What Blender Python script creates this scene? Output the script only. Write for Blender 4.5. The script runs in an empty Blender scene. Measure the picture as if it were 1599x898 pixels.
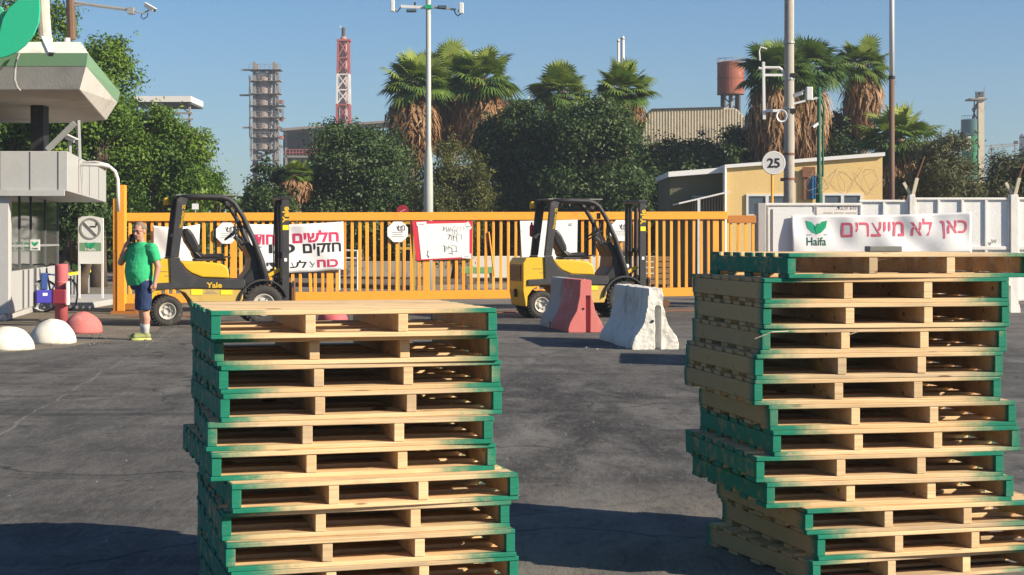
import bpy, bmesh, math, random
import numpy as np
from mathutils import Vector, Matrix, Euler
R = math.radians
random.seed(7); RNG = np.random.default_rng(7)
sc = bpy.context.scene
col = sc.collection

# ------------------------------------------------------------------ camera, sky, sun, exposure
F, HY, HC = 2600.0, 377.0, 1.535          # focal length in photo pixels, horizon row, eye height
cam_d = bpy.data.cameras.new('camera'); cam = bpy.data.objects.new('camera', cam_d); col.objects.link(cam)
cam.location = (0, 0, HC); cam.rotation_euler = (R(90), 0, 0)
cam_d.sensor_width = 36.0; cam_d.lens = F / 1599 * 36.0
cam_d.shift_y = -(449 - HY) / 1599; cam_d.shift_x = -0.0003
cam_d.clip_start = 0.1; cam_d.clip_end = 6000
sc.camera = cam
SUN_EL, SUN_AZ = R(27.5), R(114.0)
world = bpy.data.worlds.new('World'); sc.world = world; world.use_nodes = True
nt = world.node_tree
sky = nt.nodes.new('ShaderNodeTexSky'); sky.sky_type = 'NISHITA'; sky.sun_disc = False
sky.sun_elevation = SUN_EL; sky.sun_rotation = SUN_AZ
sky.air_density = 1.0; sky.dust_density = 0.5; sky.ozone_density = 6.0
bg = nt.nodes['Background']; bg.inputs['Strength'].default_value = 0.065
hs = nt.nodes.new('ShaderNodeHueSaturation'); hs.inputs['Saturation'].default_value = 1.10
nt.links.new(sky.outputs[0], hs.inputs['Color']); nt.links.new(hs.outputs[0], bg.inputs[0])
sl = bpy.data.lights.new('sun', 'SUN'); sl.energy = 5.0; sl.angle = R(0.6); sl.color = (1.0, 0.885, 0.71)
so = bpy.data.objects.new('sun', sl); col.objects.link(so)
tosun = Vector((math.sin(SUN_AZ) * math.cos(SUN_EL), math.cos(SUN_AZ) * math.cos(SUN_EL), math.sin(SUN_EL)))
so.rotation_euler = tosun.to_track_quat('Z', 'Y').to_euler(); so.location = (30, -20, 30)
vs = sc.view_settings
vs.view_transform = 'Standard'; vs.look = 'None'; vs.exposure = 0.86; vs.gamma = 1.0; vs.use_curve_mapping = False
sc.render.engine = 'CYCLES'
sc.cycles.use_denoising = True; sc.cycles.max_bounces = 6; sc.cycles.transparent_max_bounces = 8
sc.cycles.caustics_reflective = False; sc.cycles.caustics_refractive = False

# ------------------------------------------------------------------ helpers
def P(px, py, Y):
    return Vector(((px - 800) * Y / F, Y, HC + (HY - py) * Y / F))
def X(px, Y): return (px - 800) * Y / F
def Z(py, Y): return HC + (HY - py) * Y / F

class MB:
    def __init__(s): s.v = []; s.f = []
    def add(s, vs_, fs):
        n = len(s.v); s.v += [tuple(v) for v in vs_]; s.f += [tuple(i + n for i in f) for f in fs]; return s
    def box(s, x0, x1, y0, y1, z0, z1):
        return s.add([(x0,y0,z0),(x1,y0,z0),(x1,y1,z0),(x0,y1,z0),(x0,y0,z1),(x1,y0,z1),(x1,y1,z1),(x0,y1,z1)],
                     [(0,3,2,1),(4,5,6,7),(0,1,5,4),(1,2,6,5),(2,3,7,6),(3,0,4,7)])
    def bar(s, a, b, w, h=None, up=(0,0,1)):
        a, b = Vector(a), Vector(b); h = h or w
        d = (b - a).normalized(); u = Vector(up)
        if abs(d.dot(u)) > .98: u = Vector((0,1,0))
        r = d.cross(u).normalized() * (w/2); u = r.cross(d).normalized() * (h/2)
        vs_ = [p + i*r + j*u for p in (a, b) for i, j in ((-1,-1),(1,-1),(1,1),(-1,1))]
        return s.add(vs_, [(0,1,2,3),(7,6,5,4),(0,4,5,1),(1,5,6,2),(2,6,7,3),(3,7,4,0)])
    def tube(s, pts, r, n=8):
        pts = [Vector(p) for p in pts]; m = len(pts)
        rs = r if isinstance(r, (list, tuple)) else [r]*m
        ref = Vector((0,0,1)); rings = []
        for i, p in enumerate(pts):
            d = (pts[min(i+1, m-1)] - pts[max(i-1, 0)]).normalized()
            if i == 0:
                ref = Vector((0,0,1)) if abs(d.z) < .9 else Vector((1,0,0))
            a = d.cross(ref).normalized(); ref = a.cross(d).normalized()
            rings.append([p + rs[i]*(math.cos(2*math.pi*k/n)*a + math.sin(2*math.pi*k/n)*ref) for k in range(n)])
        vs_ = [v for g in rings for v in g]; fs = []
        for i in range(m-1):
            for k in range(n):
                fs.append((i*n+k, i*n+(k+1)%n, (i+1)*n+(k+1)%n, (i+1)*n+k))
        fs.append(tuple(range(n))[::-1]); fs.append(tuple((m-1)*n+k for k in range(n)))
        return s.add(vs_, fs)
    def prism(s, poly, a0, a1, plane='xz'):
        n = len(poly)
        def mk(p, a): return (p[0], a, p[1]) if plane == 'xz' else ((a, p[0], p[1]) if plane == 'yz' else (p[0], p[1], a))
        vs_ = [mk(p, a0) for p in poly] + [mk(p, a1) for p in poly]
        fs = [tuple(range(n)), tuple(range(2*n-1, n-1, -1))] + [(i, n+i, n+(i+1)%n, (i+1)%n) for i in range(n)]
        return s.add(vs_, fs)
    def lathe(s, prof, n=24, c=(0,0,0), axis='z'):
        vs_ = []; fs = []; m = len(prof)
        for r, z in prof:
            for k in range(n):
                a = 2*math.pi*k/n; x, y = r*math.cos(a), r*math.sin(a)
                p = (x, y, z) if axis == 'z' else ((x, z, y) if axis == 'y' else (z, x, y))
                vs_.append((p[0]+c[0], p[1]+c[1], p[2]+c[2]))
        for i in range(m-1):
            for k in range(n):
                fs.append((i*n+k, i*n+(k+1)%n, (i+1)*n+(k+1)%n, (i+1)*n+k))
        fs.append(tuple(range(n))[::-1]); fs.append(tuple((m-1)*n+k for k in range(n)))
        return s.add(vs_, fs)
    def ring(s, prof, n=40, c=(0,0,0), axis='y'):
        b = MB().lathe(prof, n, c, axis); b.f = b.f[:-2]; m = len(prof)
        b.f += [((m-1)*n+k, (m-1)*n+(k+1)%n, (k+1)%n, k) for k in range(n)]
        return s.add(b.v, b.f)
    def ell(s, c, r, n=16, m=10, rot=None):
        vs_ = []; fs = []
        if not isinstance(r, (tuple, list)): r = (r, r, r)
        for i in range(m+1):
            t = math.pi*i/m
            for k in range(n):
                a = 2*math.pi*k/n
                q = Vector((r[0]*math.sin(t)*math.cos(a), r[1]*math.sin(t)*math.sin(a), r[2]*math.cos(t)))
                if rot: q = rot @ q
                vs_.append(q + Vector(c))
        for i in range(m):
            for k in range(n):
                fs.append((i*n+k, (i+1)*n+k, (i+1)*n+(k+1)%n, i*n+(k+1)%n))
        return s.add(vs_, fs)
    def quad(s, a, b, c, d): return s.add([a,b,c,d], [(0,1,2,3)])
    def build(s, name, mat, parent=None, bevel=0, smooth=False, loc=None, rz=0, fixn=True, sub=0, solid=0, segs=2):
        me = bpy.data.meshes.new(name); me.from_pydata(s.v, [], s.f)
        if fixn:
            bm = bmesh.new(); bm.from_mesh(me)
            bmesh.ops.remove_doubles(bm, verts=bm.verts, dist=1e-6)
            bmesh.ops.recalc_face_normals(bm, faces=bm.faces); bm.to_mesh(me); bm.free()
        me.materials.append(mat)
        o = bpy.data.objects.new(name, me); col.objects.link(o)
        if parent: o.parent = parent
        if loc: o.location = loc
        o.rotation_euler.z = rz
        if smooth: 
            me.polygons.foreach_set('use_smooth', [True]*len(me.polygons))
        if solid:
            m = o.modifiers.new('s', 'SOLIDIFY'); m.thickness = solid; m.offset = 0
        if bevel:
            m = o.modifiers.new('b', 'BEVEL'); m.width = bevel; m.segments = segs; m.limit_method = 'ANGLE'; m.angle_limit = R(35)
        if sub:
            m = o.modifiers.new('u', 'SUBSURF'); m.levels = sub; m.render_levels = sub
        return o

def tag(o, label=None, cat=None, group=None, kind=None):
    if label: o['label'] = label
    if cat: o['category'] = cat
    if group: o['group'] = group
    if kind: o['kind'] = kind
    return o
def empty(name, loc, rz, label, cat, group=None):
    o = bpy.data.objects.new(name, None); col.objects.link(o); o.empty_display_size = .1
    o.location = loc; o.rotation_euler = (0, 0, rz); tag(o, label, cat, group); return o
def copy_tree(o, parent=None):
    kids = [k for k in o.children]
    c = o.copy(); col.objects.link(c)
    if parent: c.parent = parent
    for k in kids: copy_tree(k, c)
    return c
def set_np(name, mat, verts, faces, parent=None, tint=None):
    me = bpy.data.meshes.new(name)
    nv = len(verts); k = faces.shape[1]; nf = len(faces)
    me.vertices.add(nv); me.vertices.foreach_set('co', np.ascontiguousarray(verts, dtype=np.float32).ravel())
    me.loops.add(nf*k); me.loops.foreach_set('vertex_index', np.ascontiguousarray(faces, dtype=np.int32).ravel())
    me.polygons.add(nf); me.polygons.foreach_set('loop_start', np.arange(0, nf*k, k, dtype=np.int32))
    me.polygons.foreach_set('loop_total', np.full(nf, k, dtype=np.int32))
    me.update(); me.validate()
    if tint is not None:                       # leaf-to-leaf colour difference (young and old leaves)
        at = me.attributes.new('tint', 'FLOAT', 'FACE'); at.data.foreach_set('value', np.asarray(tint, dtype=np.float32))
    me.materials.append(mat)
    o = bpy.data.objects.new(name, me); col.objects.link(o)
    if parent: o.parent = parent
    return o

# ------------------------------------------------------------------ materials
def lin(c):
    return tuple((x/12.92 if x <= .04045 else ((x+.055)/1.055)**2.4) for x in [v/255 for v in c])
class NT:
    def __init__(s, name):
        s.m = bpy.data.materials.new(name); s.m.use_nodes = True; s.t = s.m.node_tree
        s.b = s.t.nodes['Principled BSDF']; s.tc = None
    def n(s, typ, **kw):
        x = s.t.nodes.new(typ)
        for k, v in kw.items(): setattr(x, k, v)
        return x
    def l(s, a, b): s.t.links.new(a, b)
    def coord(s, scale=(1,1,1), which='Object'):
        if not s.tc: s.tc = s.n('ShaderNodeTexCoord')
        mp = s.n('ShaderNodeMapping'); mp.inputs['Scale'].default_value = scale
        s.l(s.tc.outputs[which], mp.inputs['Vector']); return mp.outputs[0]
    def noise(s, scale=5, detail=6, rough=.6, vec=None, dist=0):
        x = s.n('ShaderNodeTexNoise'); x.inputs['Scale'].default_value = scale; x.inputs['Detail'].default_value = detail
        x.inputs['Roughness'].default_value = rough; x.inputs['Distortion'].default_value = dist
        s.l(vec if vec is not None else s.coord(), x.inputs['Vector']); return x.outputs['Fac']
    def ramp(s, fac, stops):
        x = s.n('ShaderNodeValToRGB'); e = x.color_ramp.elements
        while len(e) < len(stops): e.new(.5)
        for i, (p, c) in enumerate(stops):
            e[i].position = p; e[i].color = (*c, 1) if isinstance(c, tuple) else (c, c, c, 1)
        s.l(fac, x.inputs[0]); return x.outputs[0]
    def mix(s, fac, a, b, mode='MIX'):
        x = s.n('ShaderNodeMix', data_type='RGBA', blend_type=mode)
        for sock, v in ((x.inputs[0], fac), (x.inputs[6], a), (x.inputs[7], b)):
            if isinstance(v, (int, float)): sock.default_value = v
            elif isinstance(v, tuple): sock.default_value = (*v, 1)
            else: s.l(v, sock)
        return x.outputs[2]
    def math(s, op, a, b=0.0, c=None):
        x = s.n('ShaderNodeMath', operation=op)
        for i, v in enumerate((a, b, c)):
            if v is None: continue
            if isinstance(v, (int, float)): x.inputs[i].default_value = v
            else: s.l(v, x.inputs[i])
        return x.outputs[0]
    def sstep(s, v, lo, hi):
        x = s.n('ShaderNodeMapRange', interpolation_type='SMOOTHSTEP')
        s.l(v, x.inputs[0]); x.inputs[1].default_value = lo; x.inputs[2].default_value = hi; return x.outputs[0]
    def bump(s, h, strength=.3, dist=.01):
        x = s.n('ShaderNodeBump'); x.inputs['Strength'].default_value = strength; x.inputs['Distance'].default_value = dist
        s.l(h, x.inputs['Height']); s.l(x.outputs[0], s.b.inputs['Normal'])
    def done(s, color, rough=.7, metal=0, spec=.3):
        if isinstance(color, tuple): s.b.inputs['Base Color'].default_value = (*color, 1)
        else: s.l(color, s.b.inputs['Base Color'])
        if isinstance(rough, (int, float)): s.b.inputs['Roughness'].default_value = rough
        else: s.l(rough, s.b.inputs['Roughness'])
        s.b.inputs['Metallic'].default_value = metal; s.b.inputs['Specular IOR Level'].default_value = spec
        return s.m

def paint(name, c, rough=.5, dirt=.35, dirtc=(.12,.09,.06), scale=3, bump=.08, metal=0, spec=.3):
    """painted or plain surface with blotches of dirt and slight tone drift"""
    k = NT(name)
    n1 = k.noise(scale, 8, .65); n2 = k.noise(scale*7, 5, .6)
    c2 = tuple(v*.82 for v in c)
    base = k.mix(n2, c, c2)
    m = k.sstep(n1, .52, .80); m = k.math('MULTIPLY', m, dirt)
    colr = k.mix(m, base, dirtc)
    k.bump(n2, bump, .01)
    r = k.math('ADD', k.math('MULTIPLY', n1, .25), rough-.12)
    return k.done(colr, r, metal, spec)

def leaf_mat(name, dark, mid, light, scale=.9, rough=.55, spec=.25):
    k = NT(name)
    at = k.n('ShaderNodeAttribute', attribute_name='tint')
    n1 = k.noise(scale, 3, .6)
    f = k.math('ADD', k.math('MULTIPLY', n1, .55), k.math('MULTIPLY', at.outputs['Fac'], .5))
    c = k.ramp(f, [(.2, dark), (.5, mid), (.85, light)])
    k.done(c, rough, 0, spec)
    tr = k.n('ShaderNodeBsdfTranslucent'); k.l(k.mix(1.0, c, (1.1,1.2,.5), 'MULTIPLY'), tr.inputs[0])
    mx = k.n('ShaderNodeMixShader'); mx.inputs[0].default_value = .22
    k.l(k.b.outputs[0], mx.inputs[1]); k.l(tr.outputs[0], mx.inputs[2])
    k.l(mx.outputs[0], k.t.nodes['Material Output'].inputs[0])
    return k.m

def wood_mat(name, sides):
    k = NT(name)
    oi = k.n('ShaderNodeObjectInfo')
    add = k.n('ShaderNodeVectorMath', operation='ADD')
    k.l(k.coord(), add.inputs[0])
    cmb = k.n('ShaderNodeCombineXYZ'); rr = k.math('MULTIPLY', oi.outputs['Random'], 37.0)
    k.l(rr, cmb.inputs[0]); k.l(rr, cmb.inputs[1]); k.l(rr, cmb.inputs[2]); k.l(cmb.outputs[0], add.inputs[1])
    mp = k.n('ShaderNodeMapping'); mp.inputs['Scale'].default_value = (1.2, 22, 30); k.l(add.outputs[0], mp.inputs[0])
    g = k.noise(2.4, 7, .62, mp.outputs[0], .6)
    mp2 = k.n('ShaderNodeMapping'); mp2.inputs['Scale'].default_value = (3, 5, 5); k.l(add.outputs[0], mp2.inputs[0])
    blot = k.noise(1.3, 4, .6, mp2.outputs[0])
    c = k.ramp(g, [(.25, (.44,.28,.14)), (.5, (.66,.475,.265)), (.78, (.76,.59,.375))])
    c = k.mix(k.math('MULTIPLY', oi.outputs['Random'], .5), c, (.66,.43,.21))
    grey = k.math('MULTIPLY', k.sstep(k.math('FRACT', k.math('MULTIPLY', oi.outputs['Random'], 7.31)), .62, .95), k.sstep(blot, .30, .62))
    c = k.mix(k.math('MULTIPLY', grey, .6), c, (.34,.27,.19))
    c = k.mix(k.math('MULTIPLY', k.sstep(blot, .55, .8), .4), c, (.36,.22,.11))
    vo = k.n('ShaderNodeTexVoronoi'); vo.inputs['Scale'].default_value = 1.0
    mp3 = k.n('ShaderNodeMapping'); mp3.inputs['Scale'].default_value = (3.2, 9, 12); k.l(add.outputs[0], mp3.inputs[0])
    k.l(mp3.outputs[0], vo.inputs['Vector'])
    knot = k.sstep(vo.outputs['Distance'], .15, .08)
    c = k.mix(k.math('MULTIPLY', knot, .85), c, (.13,.06,.025))
    vv = k.math('MULTIPLY_ADD', k.math('FRACT', k.math('MULTIPLY', oi.outputs['Random'], 13.7)), .28, .84)
    hsv = k.n('ShaderNodeHueSaturation'); k.l(c, hsv.inputs['Color']); k.l(vv, hsv.inputs['Value']); c = hsv.outputs[0]
    # sprayed green ends: position measured on the pallet, stored on every board as an attribute
    sx = k.n('ShaderNodeSeparateXYZ'); k.l(k.coord(), sx.inputs[0])
    ax = k.math('ABSOLUTE', sx.outputs[0]); ay = k.math('ABSOLUTE', sx.outputs[1])
    nz = k.noise(11, 8, .78, add.outputs[0])
    axn = k.math('ADD', ax, k.math('MULTIPLY', k.math('SUBTRACT', nz, .5), .34))
    axn = k.math('ADD', axn, k.math('MULTIPLY', k.math('SUBTRACT', oi.outputs['Random'], .5), .14))
    fx = k.sstep(axn, .30, .55); fy = k.sstep(ay, .50, .545)
    green = k.math('MULTIPLY', fx, fy)
    # the green stringer end grain
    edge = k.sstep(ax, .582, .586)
    if sides: green = k.math('MAXIMUM', green, k.math('MULTIPLY', edge, k.sstep(nz, .34, .50)))
    else:
        ayn = k.math('ADD', ay, k.math('MULTIPLY', k.math('SUBTRACT', nz, .5), .2))
        green = k.math('MAXIMUM', green, k.math('MULTIPLY', edge, k.sstep(ayn, .46, .55)))
    c = k.mix(k.math('MULTIPLY', edge, .75), c, (.40,.20,.09))  # outer side faces: rough brown lumber tone, partly side shade put into the colour
    gc = k.mix(nz, (.003,.10,.058), (.010,.225,.14))
    worn = k.math('MULTIPLY', green, k.math('SUBTRACT', 1.0, k.math('MULTIPLY', k.sstep(g, .62, .78), .6))); green = worn
    c = k.mix(green, c, gc)
    c = k.mix(k.math('MULTIPLY', k.sstep(k.noise(30, 5, .8, add.outputs[0]), .62, .74), .55), c, (.13,.10,.07))
    k.bump(g, .5, .005)
    return k.done(c, .72, 0, .25)

M = {}
def asphalt():
    k = NT('asphalt')
    v = k.coord()
    fine = k.noise(60, 4, .8, v); mid = k.noise(1.5, 9, .68, k.coord((1.0, .40, 1)), .5); big = k.noise(.17, 5, .6, v, .8)
    st = k.noise(1.0, 7, .7, k.coord((1.1, .42, 1)), .6)
    agg = k.n('ShaderNodeTexVoronoi'); agg.inputs['Scale'].default_value = 90; k.l(v, agg.inputs['Vector'])
    c = k.ramp(mid, [(.32, (.056,.055,.052)), (.50, (.122,.117,.108)), (.68, (.205,.193,.175))])
    c = k.mix(k.math('MULTIPLY', k.sstep(big, .48, .68), .55), c, (.10,.092,.082))     # dusty
    sx = k.n('ShaderNodeSeparateXYZ'); k.l(v, sx.inputs[0])
    # darker oily area in the middle of the yard
    far = k.math('MULTIPLY', k.sstep(sx.outputs[1], 20, 30), k.sstep(k.noise(.45, 6, .65, v, .6), .38, .60))
    c = k.mix(k.math('MULTIPLY', far, .7), c, (.20,.18,.155))
    dx = k.math('DIVIDE', k.math('SUBTRACT', sx.outputs[0], .7), 2.2); dy = k.math('DIVIDE', k.math('SUBTRACT', sx.outputs[1], 14.5), 4.5)
    rad = k.math('SQRT', k.math('ADD', k.math('MULTIPLY', dx, dx), k.math('MULTIPLY', dy, dy)))
    oil = k.math('MULTIPLY', k.sstep(rad, 1.5, .5), k.sstep(st, .40, .60))
    c = k.mix(k.math('MULTIPLY', oil, .85), c, (.022,.021,.020))
    # repair patches and tyre tracks worn across the yard
    pv_ = k.n('ShaderNodeTexVoronoi', feature='F1'); pv_.inputs['Scale'].default_value = .16; pv_.inputs['Randomness'].default_value = .9; k.l(v, pv_.inputs['Vector'])
    sp_ = k.n('ShaderNodeSeparateColor'); k.l(pv_.outputs['Color'], sp_.inputs[0])
    c = k.mix(k.math('MULTIPLY', k.sstep(sp_.outputs[0], .62, .66), .35), c, (.055,.053,.051))
    wv = k.n('ShaderNodeTexWave', wave_type='BANDS', bands_direction='Y'); wv.inputs['Scale'].default_value = .22; wv.inputs['Distortion'].default_value = 3.5; wv.inputs['Detail'].default_value = 3; wv.inputs['Detail Scale'].default_value = .35
    k.l(v, wv.inputs['Vector'])
    trk = k.math('MULTIPLY', k.sstep(wv.outputs['Fac'], .86, .97), k.sstep(st, .38, .62))
    c = k.mix(k.math('MULTIPLY', trk, .6), c, (.034,.033,.032))
    drip = k.sstep(k.noise(2.6, 4, .5, k.coord((1,1.6,1))), .655, .70)
    c = k.mix(k.math('MULTIPLY', drip, .7), c, (.022,.021,.020))
    # pale gravelly band in the near ground
    near = k.math('MULTIPLY', k.sstep(sx.outputs[1], 11.0, 9.2), k.sstep(sx.outputs[0], -1.5, .3))
    c = k.mix(k.math('MULTIPLY', near, k.math('MULTIPLY', k.sstep(st, .35, .6), .75)), c, (.24,.205,.17))
    blot = k.noise(4.5, 8, .75, k.coord((1.2,.35,1)), .8)
    grain = k.noise(30, 5, .85, k.coord((1.0,.22,1)))
    c = k.mix(k.math('MULTIPLY', k.sstep(grain, .50, .70), .55), c, (.20,.185,.165))
    c = k.mix(k.math('MULTIPLY', k.sstep(grain, .48, .32), .6), c, (.030,.029,.028))
    c = k.mix(k.math('MULTIPLY', k.sstep(blot, .50, .66), .5), c, (.045,.043,.041))
    c = k.mix(k.math('MULTIPLY', k.sstep(blot, .46, .34), .45), c, (.17,.155,.135))
    # small flecks of grit
    fl = k.sstep(fine, .66, .74)
    c = k.mix(k.math('MULTIPLY', fl, .35), c, (.22,.20,.17))
    c = k.mix(k.math('MULTIPLY', k.sstep(agg.outputs['Distance'], .25, .55), .22), c, (.035,.034,.033))
    # joints between asphalt lanes: one across, one running away
    wob = k.math('MULTIPLY', k.math('SUBTRACT', k.noise(.9, 4, .6, v), .5), .22)
    jy = k.math('ABSOLUTE', k.math('ADD', k.math('SUBTRACT', sx.outputs[1], 14.75), wob))
    jx = k.math('ABSOLUTE', k.math('ADD', k.math('SUBTRACT', k.math('ADD', sx.outputs[0], k.math('MULTIPLY', sx.outputs[1], .115)), -2.55), wob))
    xr = k.sstep(sx.outputs[0], -1.6, -2.4)
    for d, w in ((jy, .035), (jx, .02)):
        mk = k.math('MULTIPLY', k.sstep(d, w, w*.4), k.math('MULTIPLY', xr, k.sstep(mid, .38, .56)))
        c = k.mix(k.math('MULTIPLY', mk, .7), c, (.19,.175,.155))
    jd = k.math('MULTIPLY', k.math('MULTIPLY', k.sstep(k.math('SUBTRACT', jy, .09), .06, 0), xr), .6)
    c = k.mix(jd, c, (.03,.03,.03))
    # old cracks
    vo = k.n('ShaderNodeTexVoronoi', feature='DISTANCE_TO_EDGE'); vo.inputs['Scale'].default_value = .32
    dv = k.n('ShaderNodeVectorMath', operation='ADD'); nn = k.n('ShaderNodeTexNoise'); nn.inputs['Scale'].default_value = 1.2; nn.inputs['Detail'].default_value = 6
    k.l(v, nn.inputs['Vector']); k.l(v, dv.inputs[0]); k.l(nn.outputs['Color'], dv.inputs[1]); k.l(dv.outputs[0], vo.inputs['Vector'])
    crack = k.math('MULTIPLY', k.sstep(vo.outputs['Distance'], .010, .003), k.sstep(big, .42, .6))
    c = k.mix(k.math('MULTIPLY', crack, .75), c, (.016,.016,.016))
    h = k.math('ADD', k.math('MULTIPLY', fine, .8), k.math('MULTIPLY', agg.outputs['Distance'], 1.0))
    k.bump(h, .35, .008)
    return k.done(c, .88, 0, .2)
def soil(name, a, b, c_, scale=.6):
    k = NT(name); v = k.coord()
    m = k.noise(scale, 9, .65, v, .4); fine = k.noise(38, 4, .75, v)
    c = k.ramp(m, [(.3, a), (.52, b), (.75, c_)])
    c = k.mix(k.math('MULTIPLY', k.sstep(fine, .55, .72), .4), c, tuple(x*1.5 for x in c_))
    k.bump(fine, .5, .02)
    return k.done(c, .92, 0, .15)
def concrete(name, a, b, dirtc, dirt=.6, streak=True, scale=2.0):
    k = NT(name); v = k.coord()
    n = k.noise(scale, 9, .65, v); f = k.noise(scale*14, 5, .7, v)
    c = k.mix(n, a, b)
    c = k.mix(k.math('MULTIPLY', k.sstep(k.noise(scale*.6, 8, .7, v, .6), .5, .74), dirt), c, dirtc)
    if streak:
        s_ = k.noise(1.0, 6, .7, k.coord((7, 7, .5)))
        c = k.mix(k.math('MULTIPLY', k.sstep(s_, .52, .76), dirt*.7), c, tuple(x*.8 for x in dirtc))
    c = k.mix(k.math('MULTIPLY', k.sstep(f, .62, .74), .35), c, tuple(x*.5 for x in a))
    k.bump(k.math('ADD', n, f), .35, .02)
    return k.done(c, .88, 0, .2)
def glass(name, c=(.02,.025,.03), rough=.06):
    k = NT(name); n = k.noise(1.5, 4, .6)
    cc = k.mix(n, c, tuple(x*2.2 for x in c)); return k.done(cc, rough, 0, .6)

M['asphalt'] = asphalt()
M['soil'] = soil('dusty_soil', (.10,.085,.065), (.17,.14,.105), (.24,.20,.15))
M['paving'] = soil('sandy_paving', (.13,.11,.088), (.19,.163,.128), (.26,.23,.185), .9)
M['inner'] = soil('worn_asphalt', (.13,.115,.10), (.19,.17,.145), (.25,.225,.19), .35)
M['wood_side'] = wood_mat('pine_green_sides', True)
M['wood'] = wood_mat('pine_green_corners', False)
M['orange'] = paint('orange_paint', (.84,.36,.04), .45, .42, (.42,.15,.035), 3.0)
M['orange_dark'] = paint('rusty_orange_paint', (.46,.17,.03), .6, .5, (.2,.09,.04), 4)
M['yellow'] = paint('truck_yellow_paint', (.70,.43,.022), .40, .5, (.30,.20,.08), 4, .05, spec=.4)
M['yellow_dirty'] = paint('dusty_yellow_paint', (.55,.37,.09), .55, .8, (.25,.18,.10), 3)
M['yellow_bright'] = paint('decal_yellow', (.85,.68,.03), .45, .1)
M['black'] = paint('black_steel', (.022,.022,.023), .45, .5, (.10,.085,.07), 6)
M['charcoal'] = paint('charcoal_plastic', (.038,.038,.04), .55, .5, (.12,.10,.085), 5)
M['roof_grey'] = paint('dusty_grey_panel', (.20,.21,.19), .6, .4)
M['tyre'] = paint('tyre_rubber', (.045,.041,.037), .85, .8, (.16,.13,.10), 8, .3)
M['rim'] = paint('dusty_white_rim', (.50,.47,.41), .5, .6, (.18,.14,.10), 8)
M['vinyl'] = paint('black_vinyl', (.02,.02,.022), .38, .4, (.07,.06,.055), 8)
M['pink'] = paint('faded_red_paint', (.55,.125,.135), .7, .35, (.40,.22,.20), 6, .2)
M['pink_concrete'] = concrete('faded_pink_concrete', (.60,.185,.165), (.50,.14,.13), (.66,.46,.40), .7)
M['red_concrete'] = concrete('dull_red_concrete', (.52,.14,.115), (.42,.10,.085), (.45,.26,.22), .5)
M['white_concrete'] = concrete('whitewashed_concrete', (.74,.72,.66), (.60,.57,.50), (.30,.26,.20), .75)
M['grey_concrete'] = concrete('grey_painted_concrete', (.46,.45,.43), (.38,.37,.35), (.22,.19,.16), .6)
M['dome'] = concrete('dome_white_paint', (.80,.76,.66), (.66,.61,.51), (.30,.25,.18), .8, False, 4)
M['wall_white'] = concrete('painted_wall_white', (.82,.79,.74), (.72,.69,.64), (.46,.41,.34), .45)
M['panel_white'] = concrete('pale_wall_panel', (.80,.79,.77), (.71,.70,.67), (.48,.45,.40), .4)
M['shed_concrete'] = concrete('ribbed_shed_concrete', (.66,.58,.42), (.54,.47,.34), (.28,.23,.16), .6)
M['old_concrete'] = concrete('pole_concrete', (.40,.36,.31), (.32,.29,.25), (.16,.13,.10), .6)
M['paper'] = paint('white_paper', (.82,.82,.80), .8, .08, (.5,.48,.44), 3, .02)
M['cloth'] = paint('white_banner_cloth', (.80,.79,.79), .8, .15, (.5,.48,.46), 2, .06)
M['red_board'] = paint('red_board', (.62,.035,.06), .6, .12, (.4,.05,.06))
M['ink_red'] = paint('red_ink', (.58,.04,.12), .75, .15, (.7,.4,.45), 6)
M['ink_pink'] = paint('faded_red_ink', (.70,.13,.19), .75, .35, (.6,.45,.45), 5)
M['ink_black'] = paint('black_ink', (.02,.02,.024), .75, .15, (.15,.15,.15), 6)
M['notice_ink'] = paint('faded_notice_ink', (.52,.36,.34), .8, .2, (.6,.5,.5), 9)
M['ink_grey'] = paint('pencil_grey_ink', (.32,.32,.31), .8, .2, (.5,.5,.5), 9)
M['leaf_green'] = paint('logo_green', (.015,.36,.16), .5, .06)
M['leaf_green_light'] = paint('logo_light_green', (.03,.50,.27), .5, .06)
M['band_green'] = paint('faded_green_band', (.20,.36,.21), .6, .35, (.35,.36,.28), 3)
M['white_metal'] = paint('white_painted_metal', (.72,.72,.70), .4, .25, (.3,.26,.2), 3)
M['clad'] = paint('pale_grey_cladding', (.50,.50,.485), .42, .22, (.25,.22,.18), 1.2)
M['clad_dark'] = paint('shadow_gap_grey', (.12,.12,.12), .6, .2)
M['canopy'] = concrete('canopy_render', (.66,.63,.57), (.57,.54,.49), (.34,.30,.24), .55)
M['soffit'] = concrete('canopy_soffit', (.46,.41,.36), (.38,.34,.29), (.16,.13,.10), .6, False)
M['galv'] = paint('galvanised_steel', (.40,.41,.40), .42, .3, (.2,.18,.15), 5, .05, .35)
M['pole_pale'] = paint('pale_lamp_pole', (.44,.46,.42), .45, .3, (.25,.24,.2), 3)
M['rust'] = paint('rusty_steel', (.22,.10,.055), .8, .6, (.10,.05,.03), 4)
M['tank_rust'] = paint('rust_red_tank', (.30,.095,.06), .8, .8, (.55,.38,.32), 1.0)
M['far_red'] = paint('tower_red', (.40,.105,.09), .7, .3, (.6,.4,.35), .4)
M['far_white'] = paint('tower_white', (.72,.68,.64), .7, .2, scale=.4)
M['far_steel'] = paint('plant_steel', (.27,.245,.22), .75, .4, (.15,.10,.07), .3)
M['far_dark'] = paint('plant_dark_steel', (.085,.085,.085), .8, .3, (.15,.10,.07), .3)
M['far_teal'] = paint('silo_teal', (.05,.14,.14), .6, .2, scale=.3)
M['far_green'] = paint('silo_green', (.02,.22,.09), .6, .2, scale=.3)
M['green_roof'] = paint('green_sheet', (.20,.42,.18), .6, .3, scale=.5)
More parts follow.
